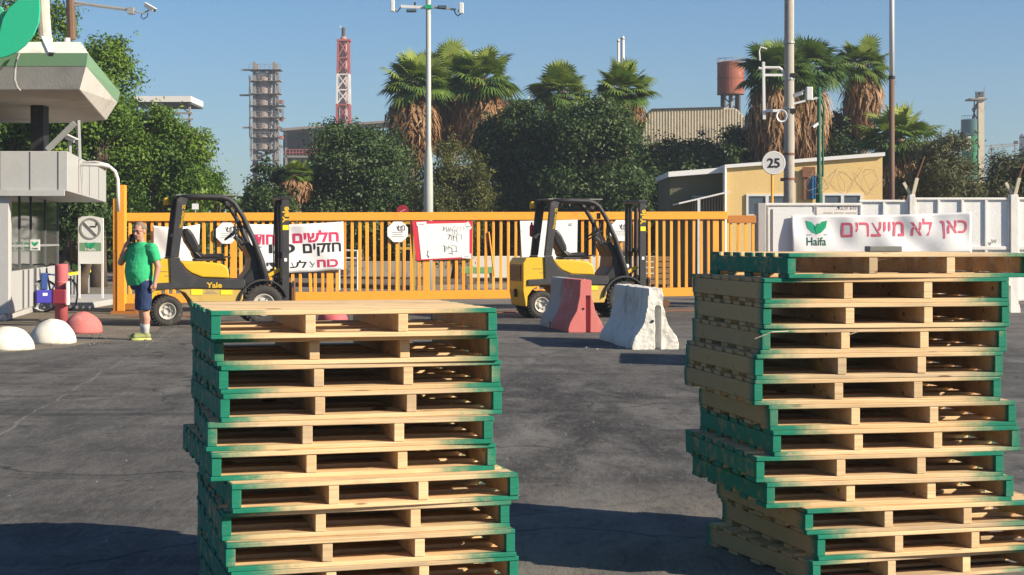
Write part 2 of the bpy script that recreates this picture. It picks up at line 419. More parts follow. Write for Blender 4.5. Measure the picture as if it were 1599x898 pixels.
M['ochre'] = concrete('ochre_render', (.70,.50,.215), (.64,.45,.19), (.50,.34,.16), .3, True, .8)
M['olive_wall'] = paint('olive_sheet_wall', (.125,.12,.065), .75, .3, scale=1)
M['roof_white'] = paint('white_roof_sheet', (.78,.77,.74), .5, .2)
M['glass'] = glass('dark_glass'); M['window'] = glass('window_glass', (.05,.065,.08), .1)
M['booth_glass'] = glass('booth_glass', (.03,.035,.036), .08)
M['bark'] = concrete('tree_bark', (.12,.09,.065), (.075,.055,.04), (.04,.03,.02), .6)
M['palm_bark'] = concrete('palm_bark', (.27,.205,.15), (.17,.125,.09), (.07,.05,.035), .7, False, 5)
M['skirt'] = leaf_mat('dead_frond', (.15,.075,.032), (.31,.17,.08), (.47,.30,.17), 1.4)
M['palm_leaf'] = leaf_mat('palm_frond', (.026,.062,.014), (.10,.175,.032), (.28,.32,.07), .7)
M['palm_dark'] = leaf_mat('palm_frond_dark', (.020,.052,.014), (.070,.135,.030), (.19,.25,.07), .7)
M['ficus'] = leaf_mat('ficus_leaf', (.014,.036,.012), (.046,.086,.024), (.125,.170,.058), .5, .5, .28)
M['bright_tree'] = leaf_mat('bright_leaf', (.028,.070,.012), (.088,.168,.022), (.20,.28,.040), .45)
M['olive_tree'] = leaf_mat('olive_leaf', (.035,.045,.012), (.085,.095,.025), (.16,.165,.05), .6)
M['tamarisk'] = leaf_mat('tamarisk_leaf', (.045,.052,.022), (.085,.092,.038), (.145,.145,.065), .8)
M['skin'] = paint('skin', (.52,.265,.185), .5, .12, (.45,.17,.12), 9, .03)
M['shirt'] = paint('green_cotton', (.035,.43,.175), .92, .18, (.014,.28,.10), 6, .25)
M['shorts'] = paint('navy_cotton', (.022,.040,.105), .9, .2, (.015,.026,.07), 6, .1)
M['sock'] = paint('grey_sock', (.46,.45,.44), .9, .1)
M['shoe'] = paint('olive_shoe', (.28,.30,.12), .7, .4, (.12,.12,.08), 20)
M['sole'] = paint('lime_sole', (.62,.66,.18), .6, .2)
M['hair'] = paint('greying_hair', (.23,.16,.115), .8, .4, (.33,.27,.22), 22, .3)
M['bike_blue'] = paint('bike_blue', (.03,.07,.24), .4, .1)
M['basket_blue'] = paint('crate_blue', (.045,.04,.36), .5, .2, (.03,.03,.2))
M['pole_green'] = paint('dark_green_pole', (.02,.11,.06), .5, .3)
M['flag_brown'] = paint('weathered_brown_pole', (.17,.10,.065), .7, .5, (.09,.05,.03), 2)
M['tarp_blue'] = paint('blue_tarp', (.03,.17,.36), .5, .2)
M['sign_red'] = paint('traffic_sign_red', (.33,.025,.045), .5, .2)
M['beacon'] = paint('amber_lens', (.75,.45,.02), .3, .2)

M['splinter'] = paint('pale_splinter', (.75,.60,.40), .8, .2)
M['old_wood'] = paint('old_brown_wood', (.28,.18,.10), .85, .5, (.14,.09,.05), 5)
M['wire'] = paint('pale_rust_wire', (.33,.22,.14), .8, .4)

# ------------------------------------------------------------------ text
_txt = {}
def text_geo(s, bold=0.0):
    key = (s, bold)
    if key not in _txt:
        cu = bpy.data.curves.new('t', 'FONT'); cu.body = s; cu.size = 1; cu.offset = bold; cu.extrude = .0; cu.resolution_u = 4
        o = bpy.data.objects.new('t', cu); col.objects.link(o)
        bpy.context.view_layer.update()
        dg = bpy.context.evaluated_depsgraph_get()
        me = bpy.data.meshes.new_from_object(o.evaluated_get(dg))
        v = np.array([p.co[:] for p in me.vertices]); f = [tuple(p.vertices) for p in me.polygons]
        lo, hi = v.min(0), v.max(0)
        v = (v - (lo+hi)/2) / np.maximum(hi-lo, 1e-6)
        _txt[key] = (v, f, hi-lo)
        bpy.data.objects.remove(o); bpy.data.curves.remove(cu); bpy.data.meshes.remove(me)
    return _txt[key]
def heb(s): return s[::-1]
def lettering(s, mat, parent, cx, cy, cz, w, h, bold=.0, tilt=0.0, surf=None, vertical=False, facing='-y', name='lettering', jitter=0):
    """flat letters, thickened 2 mm, centred at (cx, cy, cz) in the parent's frame, facing -y or +y"""
    v, f, _ = text_geo(s, bold)
    a = v[:,0]*w; b = v[:,1]*h
    if vertical: a, b = -b, a
    c_, s_ = math.cos(tilt), math.sin(tilt)
    xx = a*c_ - b*s_; zz = a*s_ + b*c_
    if facing == '+y': xx = -xx
    mb = MB(); pts = []
    if facing == 'x':                       # on a face looking along +x
        pts = [(cx, cy + p, cz + q) for p, q in zip(xx, zz)]
    else:
        for p, q in zip(xx, zz):
            y = cy if surf is None else surf(cx+p, cz+q)
            pts.append((cx+p, y, cz+q))
    mb.add(pts, f)
    o = mb.build(name, mat, parent, fixn=False)
    m = o.modifiers.new('s', 'SOLIDIFY'); m.thickness = .003; m.offset = 0
    return o
def stroke(mat, parent, pts, r=.004, name='lettering'):
    return MB().tube(pts, r, 5).build(name, mat, parent)

# ------------------------------------------------------------------ ground
MB().quad((-3000,-300,0),(3000,-300,0),(3000,4000,0),(-3000,4000,0)).build('ground', M['soil']).__setitem__('kind', 'structure')
# the yard, with a ragged left edge against the sandy pavement
edge = [(-6.6,34.4),(-6.4,30.5),(-6.05,28.2),(-6.3,27.2),(-6.0,26.2),(-6.35,25.2),(-6.5,24.0),(-6.9,23.1),(-7.3,22.7),(-8.2,22.1),(-9.5,21.7),(-30,21.2)]
MB().prism([(-30,-12)] + [(30,-12),(30,58),(-6.6,58)] + edge, .002, .006, 'xy').build('yard_asphalt', M['asphalt']).__setitem__('kind', 'structure')
MB().prism([(-30,21.0),(-9.5,21.5),(-7.0,22.5),(-5.8,24.0),(-5.4,26.5),(-6.0,29.8),(-6.9,30.4),(-9.3,30.2),(-30,29.8)], -.01, .004, 'xy').build('pavement', M['paving']).__setitem__('kind', 'structure')
MB().prism([(-30,31.6),(-9.75,32.0),(-10.6,37.6),(-9.6,37.9),(-9.7,44),(-30,44)], 0, .14, 'xy').build('booth_kerb', M['grey_concrete'], bevel=.02).__setitem__('kind', 'structure')
MB().prism([(-30,40.2),(30,41.2),(30,72),(-30,72)], .007, .011, 'xy').build('inner_road', M['inner']).__setitem__('kind', 'structure')
kb = MB(); 
for i in range(12):
    a = -9.2 + i*.8
    kb.box(a, a+.78, 57.0 - i*.12, 57.2 - i*.12, 0.011, .14)
kb.build('kerb', M['sign_red']).__setitem__('kind', 'structure')
MB().prism([(-3.0,52.2),(-9.5,58),(-9.5,75),(14,75),(14,60),(4,58.5)], .011, .15, 'xy').build('verge', M['soil']).__setitem__('kind', 'structure')
MB().prism([(-17.0,44),(-8.8,46.5),(-8.6,58),(-17,60)], .012, .05, 'xy').build('dirt_strip', M['paving']).__setitem__('kind', 'structure')

# ------------------------------------------------------------------ pallets
PW, PD, PH = 1.19, 1.12, .114
def pallet_proto(mat):
    root = empty('wooden_pallet', (0,0,0), 0, 'x', 'pallet')
    t = .019; ins = .003
    def board(y0, y1, z0, z1, nm='deck_board'):
        MB().box(-PW/2, PW/2, y0, y1, z0, z1).build(nm, mat, root, bevel=.0025, segs=1)
    n = 7; bw = .10; gap = (PD - 2*.135 - (n-2)*bw)/(n-1)
    y = -PD/2
    for i in range(n):
        w = .135 if i in (0, n-1) else bw
        board(y, y+w, PH-t, PH); y += w + gap
    for (a, b) in ((-PD/2, -PD/2+.135), (-.30,-.20), (-.05,.05), (.20,.30), (PD/2-.135, PD/2)):
        board(a, b, 0, t, 'base_board')
    sw = .042
    for xc in (-PW/2+sw/2, -PW/6.2, PW/6.2, PW/2-sw/2):
        x0, x1 = xc-sw/2, xc+sw/2
        if abs(xc) > .4: x0, x1 = (x0+ins, x1) if xc > 0 else (x0, x1-ins)
        MB().box(x0, x1, -PD/2+ins, PD/2-ins, t+.0008, PH-t-.0008).build('stringer', mat, root, bevel=.002, segs=1)
    return root
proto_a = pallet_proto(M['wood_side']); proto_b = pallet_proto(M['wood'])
_used = {'a': False, 'b': False}
def place_pallet(kind, x, y, z, rz, label, group):
    if not _used[kind]:
        r = proto_a if kind == 'a' else proto_b; _used[kind] = True
    else: r = copy_tree(proto_a if kind == 'a' else proto_b)
    r.location = (x, y, z); r.rotation_euler.z = rz; r['label'] = label; r['group'] = group
    for k in r.children:
        k.location = (random.uniform(-.005,.005), random.uniform(-.0035,.0035) , 0)
        k.rotation_euler.z = R(random.uniform(-.22,.22))
    return r
def corner_pallet(kind, px, d, rz, z, label, group):
    """front-left corner seen at photo column px, d metres away"""
    fl = Vector((X(px, d), d)); c, s = math.cos(rz), math.sin(rz)
    ctr = fl + Vector((c*PW/2 - s*PD/2, s*PW/2 + c*PD/2))
    return place_pallet(kind, ctr.x, ctr.y, z, rz, label, group)
ordw = ['topmost', 'second from the top', 'third from the top', 'fourth from the top', 'fifth from the top', 'sixth from the top',
        'seventh from the top', 'eighth from the top', 'ninth from the top', 'tenth from the top', 'eleventh from the top', 'twelfth from the top', 'thirteenth from the top']
L = [(329,6.70,11.2),(336,6.78,11.5),(344,6.78,12.5),(346,6.76,13),(322,6.73,9.5),(330,6.68,13),(362,6.585,13.5),(346,6.62,11.5),(354,6.57,12.5),(359,6.57,13),(352,6.6,12)]
for i, (px, d, a) in enumerate(L):
    lab = f'pine pallet with green sprayed ends, {ordw[i]} in the left stack'
    if i == 0: lab = 'topmost pine pallet of the left stack, green corners, below the left forklift'
    if i == 10: lab = 'lowest pine pallet of the left stack, mostly below the picture edge'
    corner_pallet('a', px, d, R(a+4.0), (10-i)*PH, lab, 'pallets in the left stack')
Rr = [('a',1232,7.50,13.5),('b',1193,7.50,12.5),('b',1193,7.50,12),('b',1188,7.50,12),('b',1181,7.48,12.3),('b',1178,7.48,12.3),('b',1202,7.48,12),('a',1208,7.46,12.5),
      ('a',1181,7.44,12.3),('a',1197,7.43,13),('b',1259,7.40,15.5),('b',1276,7.40,17),('b',1269,7.38,20)]
for i, (k, px, d, a) in enumerate(Rr):
    lab = f'pine pallet with green sprayed ends, {ordw[i]} in the right stack'
    if i == 0: lab = 'topmost pallet of the right stack, its left side painted dark teal'
    if i == 12: lab = 'lowest pine pallet of the right stack, turned furthest and jutting out left'
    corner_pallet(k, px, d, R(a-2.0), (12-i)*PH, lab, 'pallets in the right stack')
# dark scrap of board lying on the top pallet
b = MB().prism([(-.083,-.06),(.083,-.06),(.075,.06),(-.075,.06)], 0, .028, 'xy').build('board_scrap', M['roof_grey'], bevel=.004)
b.location = (X(1378,8.35), 8.35, 13*PH+.001); b.rotation_euler.z = R(4)
tag(b, 'small dark grey scrap of board lying on top of the right pallet stack', 'board')
# loose splinters on the boards
for px, py, d, dx, dz in ((1205,521,7.44,.075,.042),(1340,520,7.58,.09,.045),(1372,408,7.62,.03,.04)):
    p = P(px, py, d)
    o = MB().tube([p + Vector((-dx,0,-dz*.55)), p + Vector((0,-.012,.008)), p + Vector((dx,0,dz*.25))], .0022, 5).build('splinter', M['splinter'])
    tag(o, {1205:'long pale splinter hanging in the leftmost opening of the right stack', 1340:'pale splinter hanging in the middle opening of the right stack', 1372:'short splinter on the topmost pallet of the right stack'}[px], 'splinter', 'splinters on the right pallets')

# ------------------------------------------------------------------ gate
GA, GB = (X(192,36.0), 36.0), (X(1180,39.0), 39.0)
def gy(x): return GA[1] + (x-GA[0])/(GB[0]-GA[0])*(GB[1]-GA[1])
def gdz(x): return (x-GA[0])/(GB[0]-GA[0])*.085
gate = empty('sliding_gate', (0,0,0), 0, 'long orange sliding gate of upright steel bars closing the factory entrance', 'gate')
tl, bl_ = 2.15, .19
def gbar(x0, x1, z0, z1, dep, nm, mat, dy=0, bev=.008):
    y0, y1 = gy(x0)+dy, gy(x1)+dy
    m = MB(); m.add([(x0,y0-dep/2,z0+gdz(x0)),(x1,y1-dep/2,z0+gdz(x1)),(x1,y1+dep/2,z0+gdz(x1)),(x0,y0+dep/2,z0+gdz(x0)),
                     (x0,y0-dep/2,z1+gdz(x0)),(x1,y1-dep/2,z1+gdz(x1)),(x1,y1+dep/2,z1+gdz(x1)),(x0,y0+dep/2,z1+gdz(x0))],
                    [(0,3,2,1),(4,5,6,7),(0,1,5,4),(1,2,6,5),(2,3,7,6),(3,0,4,7)])
    return m.build(nm, mat, gate, bevel=bev)
gxa, gxb = GA[0]+.05, X(1136,38.85)
gbar(gxa, gxb, tl-.18, tl, .16, 'top_rail', M['orange'])
gbar(gxb+.003, GB[0], tl-.27, tl-.09, .14, 'top_rail', M['orange_dark'])
gbar(gxa, X(1110,38.8), bl_, bl_+.20, .16, 'bottom_rail', M['orange'])
for i in range(85):
    px = 203 + i*11.58
    if px > 1178: break
    Y = 36 + (px-192)/988*3; x = X(px, Y)
    w = .062 if i not in (14, 27, 40, 53, 66, 79) else .135
    b = gbar(x-w/2, x+w/2, bl_+.203, tl-.183 if px < 1136 else tl-.273, .055, 'bar', M['orange'], bev=.005)
    for v in b.data.vertices: v.co.x += random.uniform(-.008,.008); v.co.y += random.uniform(-.006,.006)
    if i == 24:   # one bent bar
        for v in b.data.vertices:
            if v.co.z < 1: v.co.x += .07
MB().tube([(X(763,37.5), 37.62, 1.75), (X(772,37.5), 37.62, .75)], .022, 6).build('loose_rod', M['orange'], gate)
for px in (260, 640, 1040):
    Y = 36 + (px-192)/988*3
    MB().lathe([(.02,-.03),(.085,-.03),(.085,.03),(.02,.03)], 16, (X(px,Y), Y, .10), 'y').build('roller_wheel', M['rust'], gate)
gp = empty('gate_post', (X(186,35.3),35.3,0), 0, 'tall orange gate post with a rusty brown lower face beside the man', 'gate post')
MB().box(-.03,.135,-.08,.12,.06,2.73).build('post', M['orange'], gp, bevel=.01)
MB().box(-.12,-.034,-.05,.12,1.34,2.44).build('guide_plate', M['orange'], gp, bevel=.006)
MB().box(-.12,-.034,-.06,.13,.02,1.335).build('guide_plate', M['orange_dark'], gp, bevel=.006)
MB().box(-.15,.42,-.1,.2,0,.06).build('base_plate', M['orange_dark'], gp)
MB().box(.14,.36,-.06,.1,.09,.22).build('foot_bracket', M['orange_dark'], gp)
MB().prism([(X(196,33.6),33.6),(X(1180,36.6),36.9),(X(1180,36.6),37.2),(X(196,33.6),33.9)],.008,.03,'xy').build('gate_track', M['rust']).__setitem__('kind','structure')

# cloths and boards tied to the gate ------------------------------------------------
def cloth(name, mat, pts, Yc, label, cat, nx=40, nz=16, amp=.02, seed=1, sag=.0, thick=.004, group=None):
    rg = np.random.default_rng(seed); ph = rg.uniform(0, 6.3, 8); kx = rg.uniform(2, 9, 8); kz = rg.uniform(-6, 6, 8)
    P4 = [np.array((X(px, Yc(px)), Z(py, Yc(px)))) for px, py in pts]
    x0 = X(pts[0][0], Yc(pts[0][0])); x1 = X(pts[1][0], Yc(pts[1][0])); ya, yb = Yc(pts[0][0]), Yc(pts[1][0])
    def surf(x, z):
        t = (x-x0)/(x1-x0)
        w = sum(math.sin(kx[i]*x + kz[i]*z + ph[i]) * (1/(1+.25*abs(kx[i]))) for i in range(8))
        return ya + (yb-ya)*t + amp*w
    vs_ = []; fs = []
    for j in range(nz+1):
        for i in range(nx+1):
            u, v = i/nx, j/nz
            q = (P4[0]*(1-u) + P4[1]*u)*(1-v) + (P4[3]*(1-u) + P4[2]*u)*v
            zz = q[1] - sag*math.sin(math.pi*u)*(1-v*.4)
            vs_.append((q[0], surf(q[0], q[1]), zz))
    for j in range(nz):
        for i in range(nx):
            a = j*(nx+1)+i; fs.append((a, a+nx+1, a+nx+2, a+1))
    o = MB().add(vs_, fs).build(name, mat, smooth=True, solid=thick)
    tag(o, label, cat, group)
    return o, (lambda x, z: surf(x, z) - thick/2 - .004)
def Yg(px): return 36 + (px-192)/988*3 - .13
ban, bs = cloth('protest_banner', M['cloth'], [(385,350),(536,346),(537,421),(390,428)], Yg, 'white cloth banner with red and black Hebrew lettering behind the left forklift mast', 'banner', amp=.022, seed=4, sag=.03)
def txt(o, s, m, px, py, wpx, hpx, Yc, surf, bold=.03, tilt=0):
    Y = Yc(px); k = Y/F
    return lettering(s, m, o, X(px, Y), Y, Z(py, Y), wpx*k, hpx*k, bold, tilt, surf)
txt(ban, heb('חלשים'), M['ink_red'], 493, 369, 70, 19, Yg, bs, .035, .04)
txt(ban, heb('לחוד'), M['ink_red'], 419, 372, 44, 20, Yg, bs, .035, 0)
txt(ban, heb('חזקים'), M['ink_black'], 503, 389.5, 58, 20, Yg, bs, .03, .05)
txt(ban, heb('כגוף'), M['ink_black'], 428, 391, 64, 19, Yg, bs, .03, .02)
txt(ban, heb('כוח'), M['ink_red'], 512, 411, 32, 12, Yg, bs, .035, .04)
txt(ban, heb('לעובדים'), M['ink_black'], 440, 413, 76, 12, Yg, bs, .02, .02)
kx_, ky_ = X(486,Yg(486)), Yg(486)
MB().tube([(kx_-.07, bs(kx_,.98), Z(412,ky_)), (kx_-.02, bs(kx_,.98), Z(408,ky_)), (kx_+.03, bs(kx_,.98), Z(413,ky_)), (kx_+.08, bs(kx_,.98), Z(410,ky_)), (kx_+.03, bs(kx_,.98), Z(417,ky_)), (kx_-.03, bs(kx_,.98), Z(416,ky_)), (kx_-.07, bs(kx_,.98), Z(412,ky_))], .007, 5).build('emblem', M['ink_grey'], ban)
cl2, _ = cloth('hanging_cloth', M['cloth'], [(238,352),(313,350),(309,409),(240,409)], Yg, 'crumpled blank white cloth on the gate between the man and the seat', 'cloth', amp=.035, seed=9, sag=.05, nx=30)
rb = empty('protest_board', (0,0,0), 0, 'red backed board with white handwritten paper in the middle of the gate', 'board')
def slab(mb, pts, Yc, t, dy=0):
    q = [(X(px, Yc(px)), Yc(px)+dy, Z(py, Yc(px))) for px, py in pts]; n = len(q)
    mb.add(q + [(a, b+t, c) for a, b, c in q], [tuple(range(n)), tuple(range(2*n-1, n-1, -1))] + [(i, n+i, n+(i+1)%n, (i+1)%n) for i in range(n)]); return mb
slab(MB(), [(643,345),(738,345),(737,404),(650,407)], Yg, .02).build('backing', M['red_board'], rb, bevel=.003)
slab(MB(), [(652,350),(733,348),(733,401),(658,405)], Yg, .004, -.006).build('paper_sheet', M['paper'], rb)
for q in ([(650,347),(666,346),(666,351),(651,353)], [(726,349),(731,346),(737,355),(733,360)], [(721,397),(736,396),(736,404),(721,403)]):
    slab(MB(), q, Yg, .003, -.011).build('tape', M['cloth'], rb)
    c = (sum(a for a, _ in q)/4, sum(b for _, b in q)/4)
    slab(MB(), [(c[0]-3,c[1]+.4),(c[0]+4,c[1]+.4),(c[0]+4,c[1]+1.4),(c[0]-3,c[1]+1.4)], Yg, .002, -.015).build('tape_print', M['ink_grey'], rb)
for s_, px, py, w, h in ((heb('חלשים לבד'), 692, 356, 66, 8), (heb('חזקים'), 700, 371.5, 42, 11), (heb('ביחד'), 693, 388, 44, 10)):
    Y = Yg(px); lettering(s_, M['ink_grey'], rb, X(px,Y), Y-.010, Z(py,Y), w*Y/F, h*Y/F, -.012, -.02)
Yq = Yg(668); stroke(M['ink_black'], rb, [(X(669,Yq),Yq-.012,Z(391,Yq)),(X(667,Yq),Yq-.012,Z(398,Yq)),(X(671,Yq),Yq-.012,Z(402,Yq))], .006)
pb = empty('paper_sheet_sign', (0,0,0), 0, 'plain white paper on the gate behind the right forklift seat', 'poster')
slab(MB(), [(812,345),(902,343),(901,405),(815,404)], Yg, .012).build('sheet', M['paper'], pb)
slab(MB(), [(814,361),(822,353),(824,358),(817,362)], Yg, .003, -.006).build('tape', M['cloth'], pb)
for k in range(3):
    Yq = Yg(889); stroke(M['ink_black'], pb, [(X(882+k*4,Yq),Yq-.006,Z(350+k%2*1.5,Yq)),(X(886+k*4,Yq),Yq-.006,Z(348.5,Yq)),(X(886+k*4,Yq),Yq-.006,Z(352,Yq)),(X(882+k*4,Yq),Yq-.006,Z(351.5,Yq))], .004)
for (cx, cy, r, lab) in ((354,364,16.5,'white octagonal placard on the gate, seen through the left forklift cab'), (621,362,16,'white octagonal placard on the gate beside the red board'), (969,360,16.5,'white octagonal placard on the gate, half behind the right forklift mast')):
    o = empty('octagon_placard', (0,0,0), 0, lab, 'placard', 'octagonal placards tied to the gate')
    pts = [(cx + r*1.08*math.cos(R(22.5+45*i)), cy - r*1.08*math.sin(R(22.5+45*i))) for i in range(8)]
    slab(MB(), pts[::-1], Yg, .008, -.01).build('plate', M['paper'], o)
    Y = Yg(cx); k = Y/F
    lettering(heb('מ.א.ד'), M['ink_black'], o, X(cx,Y), Y-.014, Z(cy-6,Y), 23*k, 8*k, .012)
    for j, (w, dz) in enumerate(((17, .5), (14, 3.5), (19, 6.5))):
        q = [(cx-w/2,cy+dz),(cx+w/2,cy+dz),(cx+w/2,cy+dz+.8),(cx-w/2,cy+dz+.8)]
        slab(MB(), q, Yg, .002, -.015).build('lettering_line', M['ink_grey'], o)

# ------------------------------------------------------------------ wall on the right with its banner
W0 = 39.6
gw = empty('gate_wall', (0,0,0), 0, 'low white concrete wall block at the right end of the gate carrying the banner', 'wall')
wa, wb = X(1196,W0), X(1346,W0)
MB().box(wa, wb, W0, W0+.28, 0, Z(317,W0)).build('panel', M['wall_white'], gw, bevel=.012)
MB().box(X(1183,W0), wa-.004, W0-.05, W0+.55, 0, Z(318,W0)+.01).build('end_pillar', M['grey_concrete'], gw, bevel=.015)
for a, b in ((1199,1272),(1275,1343)):
    x0, x1, z1 = X(a,W0), X(b,W0), Z(320,W0)
    m = MB(); m.bar((x0,W0-.012,.5),(x0,W0-.012,z1),.025,.02); m.bar((x1,W0-.012,.5),(x1,W0-.012,z1),.025,.02); m.bar((x0+.013,W0-.012,z1-.012),(x1-.013,W0-.012,z1-.012),.02,.025)
    m.build('frame_bead', M['grey_concrete'], gw)
Yn = W0-.006
lettering(heb('נהג נכבד,'), M['notice_ink'], gw, X(1322,Yn), Yn, Z(325,Yn), 31*Yn/F, 6*Yn/F, .0)
for a, b in ((1286,1300),(1303,1318),(1321,1338)):
    MB().box(X(a,Yn),X(b,Yn),Yn-.002,Yn+.001,Z(332.8,Yn),Z(331.8,Yn)).build('lettering_line', M['notice_ink'], gw)
bw_ = empty('boundary_wall', (0,0,0), 0, 'long pale precast boundary wall with recessed panels and forked wire posts', 'wall')
W1 = 41.5
def wall_panel(pa, pb_, ptop, nm='panel'):
    xa, xb = X(pa,W1), X(pb_,W1); zt = Z(ptop,W1)
    m = MB(); m.box(xa, xb, W1+.05, W1+.16, 0, zt)
    n = max(1, round((pb_-pa)/38)); s = (xb-xa)/n
    rows = [(0,.09),(.78,.9),(zt-.72-.02,zt-.72+.05),(zt-.07,zt)]
    m2 = MB()
    for z0, z1 in ((.05,.12),(zt*.52-.045,zt*.52+.045),(zt-.06,zt-.004)): m2.box(xa+.002, xb-.002, W1, W1+.048, z0, z1)
    for i in range(n+1):
        xx = xa + i*s; a, b = max(xa+.004, xx-.035), min(xb-.004, xx+.035)
        for z0, z1 in ((.122,zt*.52-.047),(zt*.52+.047,zt-.062)): m2.box(a, b, W1+.001, W1+.049, z0, z1)
    p = m.build(nm, M['panel_white'], bw_, bevel=.01); m2.build('panel_ribs', M['wall_white'], p, bevel=.012); return p
wall_panel(1342, 1419, 312); wall_panel(1429, 1577, 308.5); wall_panel(1590, 1760, 308)
for pa, pb_ in ((1419.5,1428.5),(1577.5,1589.5)):
    po = MB().box(X(pa,W1), X(pb_,W1), W1-.05, W1+.2, 0, Z(304,W1)).build('post', M['wall_white'], bw_, bevel=.012)
    cx = (pa+pb_)/2
    m = MB(); m.bar(P(cx-1,306,W1+.08), P(cx-13,285,W1+.08), .06, .07); m.build('bracket', M['shed_concrete'], po)
    m = MB(); m.bar(P(cx+1,306,W1+.02), P(cx+8,278,W1+.02), .085, .08); m.build('bracket', M['shed_concrete'], po)
    m = MB(); m.bar(P(cx+8,277,W1+.07), P(cx+20,244,W1+.07), .035, .03); m.build('strut', M['rust'], po)
# stencilled dark mark low on the wall
p = P(1552,377,W1-.004); lettering('w', M['ink_grey'], bw_, p.x, p.y, p.z, .16, .1, .03)
sh = empty('blank_poster', (0,0,0), 0, 'blank white poster on the wall behind the left end of the green leaf banner', 'poster')
slab(MB(), [(1207,325),(1263,323),(1272,336),(1272,396),(1207,396)], lambda p: W0-.03, .01).build('sheet', M['paper'], sh)
def Yw(px): return W0-.12
wb_, ws = cloth('wall_banner', M['cloth'], [(1236,336),(1516,331),(1518,394),(1236,400)], Yw, 'long white banner with red Hebrew words and a green leaf logo on the wall', 'banner', nx=70, amp=.028, seed=12, sag=.035)
for w, px, wp in ((heb('כאן'), 1489.5, 41), (heb('לא'), 1439, 34), (heb('מייצרים'), 1363, 98)):
    o = txt(wb_, w, M['ink_pink'], px, 358 if wp != 34 else 354.5, wp, 23 if wp == 98 else (28 if wp == 41 else 27), Yw, ws, .012, .02)
def logo(parent, cx, cz, y, w, matA, matB, surf=None):
    """two leaves rising from a point: a plain green leaf pair emblem"""
    def pl(pts, m, dy=0):
        q = [(cx+a*w, (y if surf is None else surf(cx+a*w, cz+b*w))+dy, cz+b*w) for a, b in pts]
        mb = MB(); n = len(q); mb.add(q, [tuple(range(n))]); o = mb.build('emblem', m, parent, fixn=False)
        s = o.modifiers.new('s', 'SOLIDIFY'); s.thickness = .004; s.offset = 0
    pl([(0,-.32),(-.2,-.24),(-.42,-.02),(-.5,.32),(-.25,.25),(-.06,.05),(.0,-.15)], matB)
    pl([(0,-.33),(.22,-.24),(.44,-.02),(.5,.32),(.26,.27),(.12,.14),(.06,.2),(-.02,.08),(-.1,0),(-.05,-.18)], matA, -.004)
Yl = Yw(1275); kk = Yl/F
logo(wb_, X(1275,Yl), Z(355,Yl), Yl, 33*kk, M['leaf_green'], M['leaf_green_light'], ws)
txt(wb_, 'Haifa', M['pole_green'], 1274.5, 377, 31, 13, Yw, ws, .015, 0)
xq = X(1275,Yl); MB().add([(xq-.24,ws(xq-.2,1.7)-.002,Z(367.5,Yl)),(xq+.24,ws(xq+.2,1.7)-.002,Z(367,Yl)),(xq+.24,ws(xq+.2,1.7)-.002,Z(366,Yl)),(xq-.24,ws(xq-.2,1.7)-.002,Z(366.5,Yl))],[(0,1,2,3)]).build('rule', M['pole_green'], wb_, fixn=False)

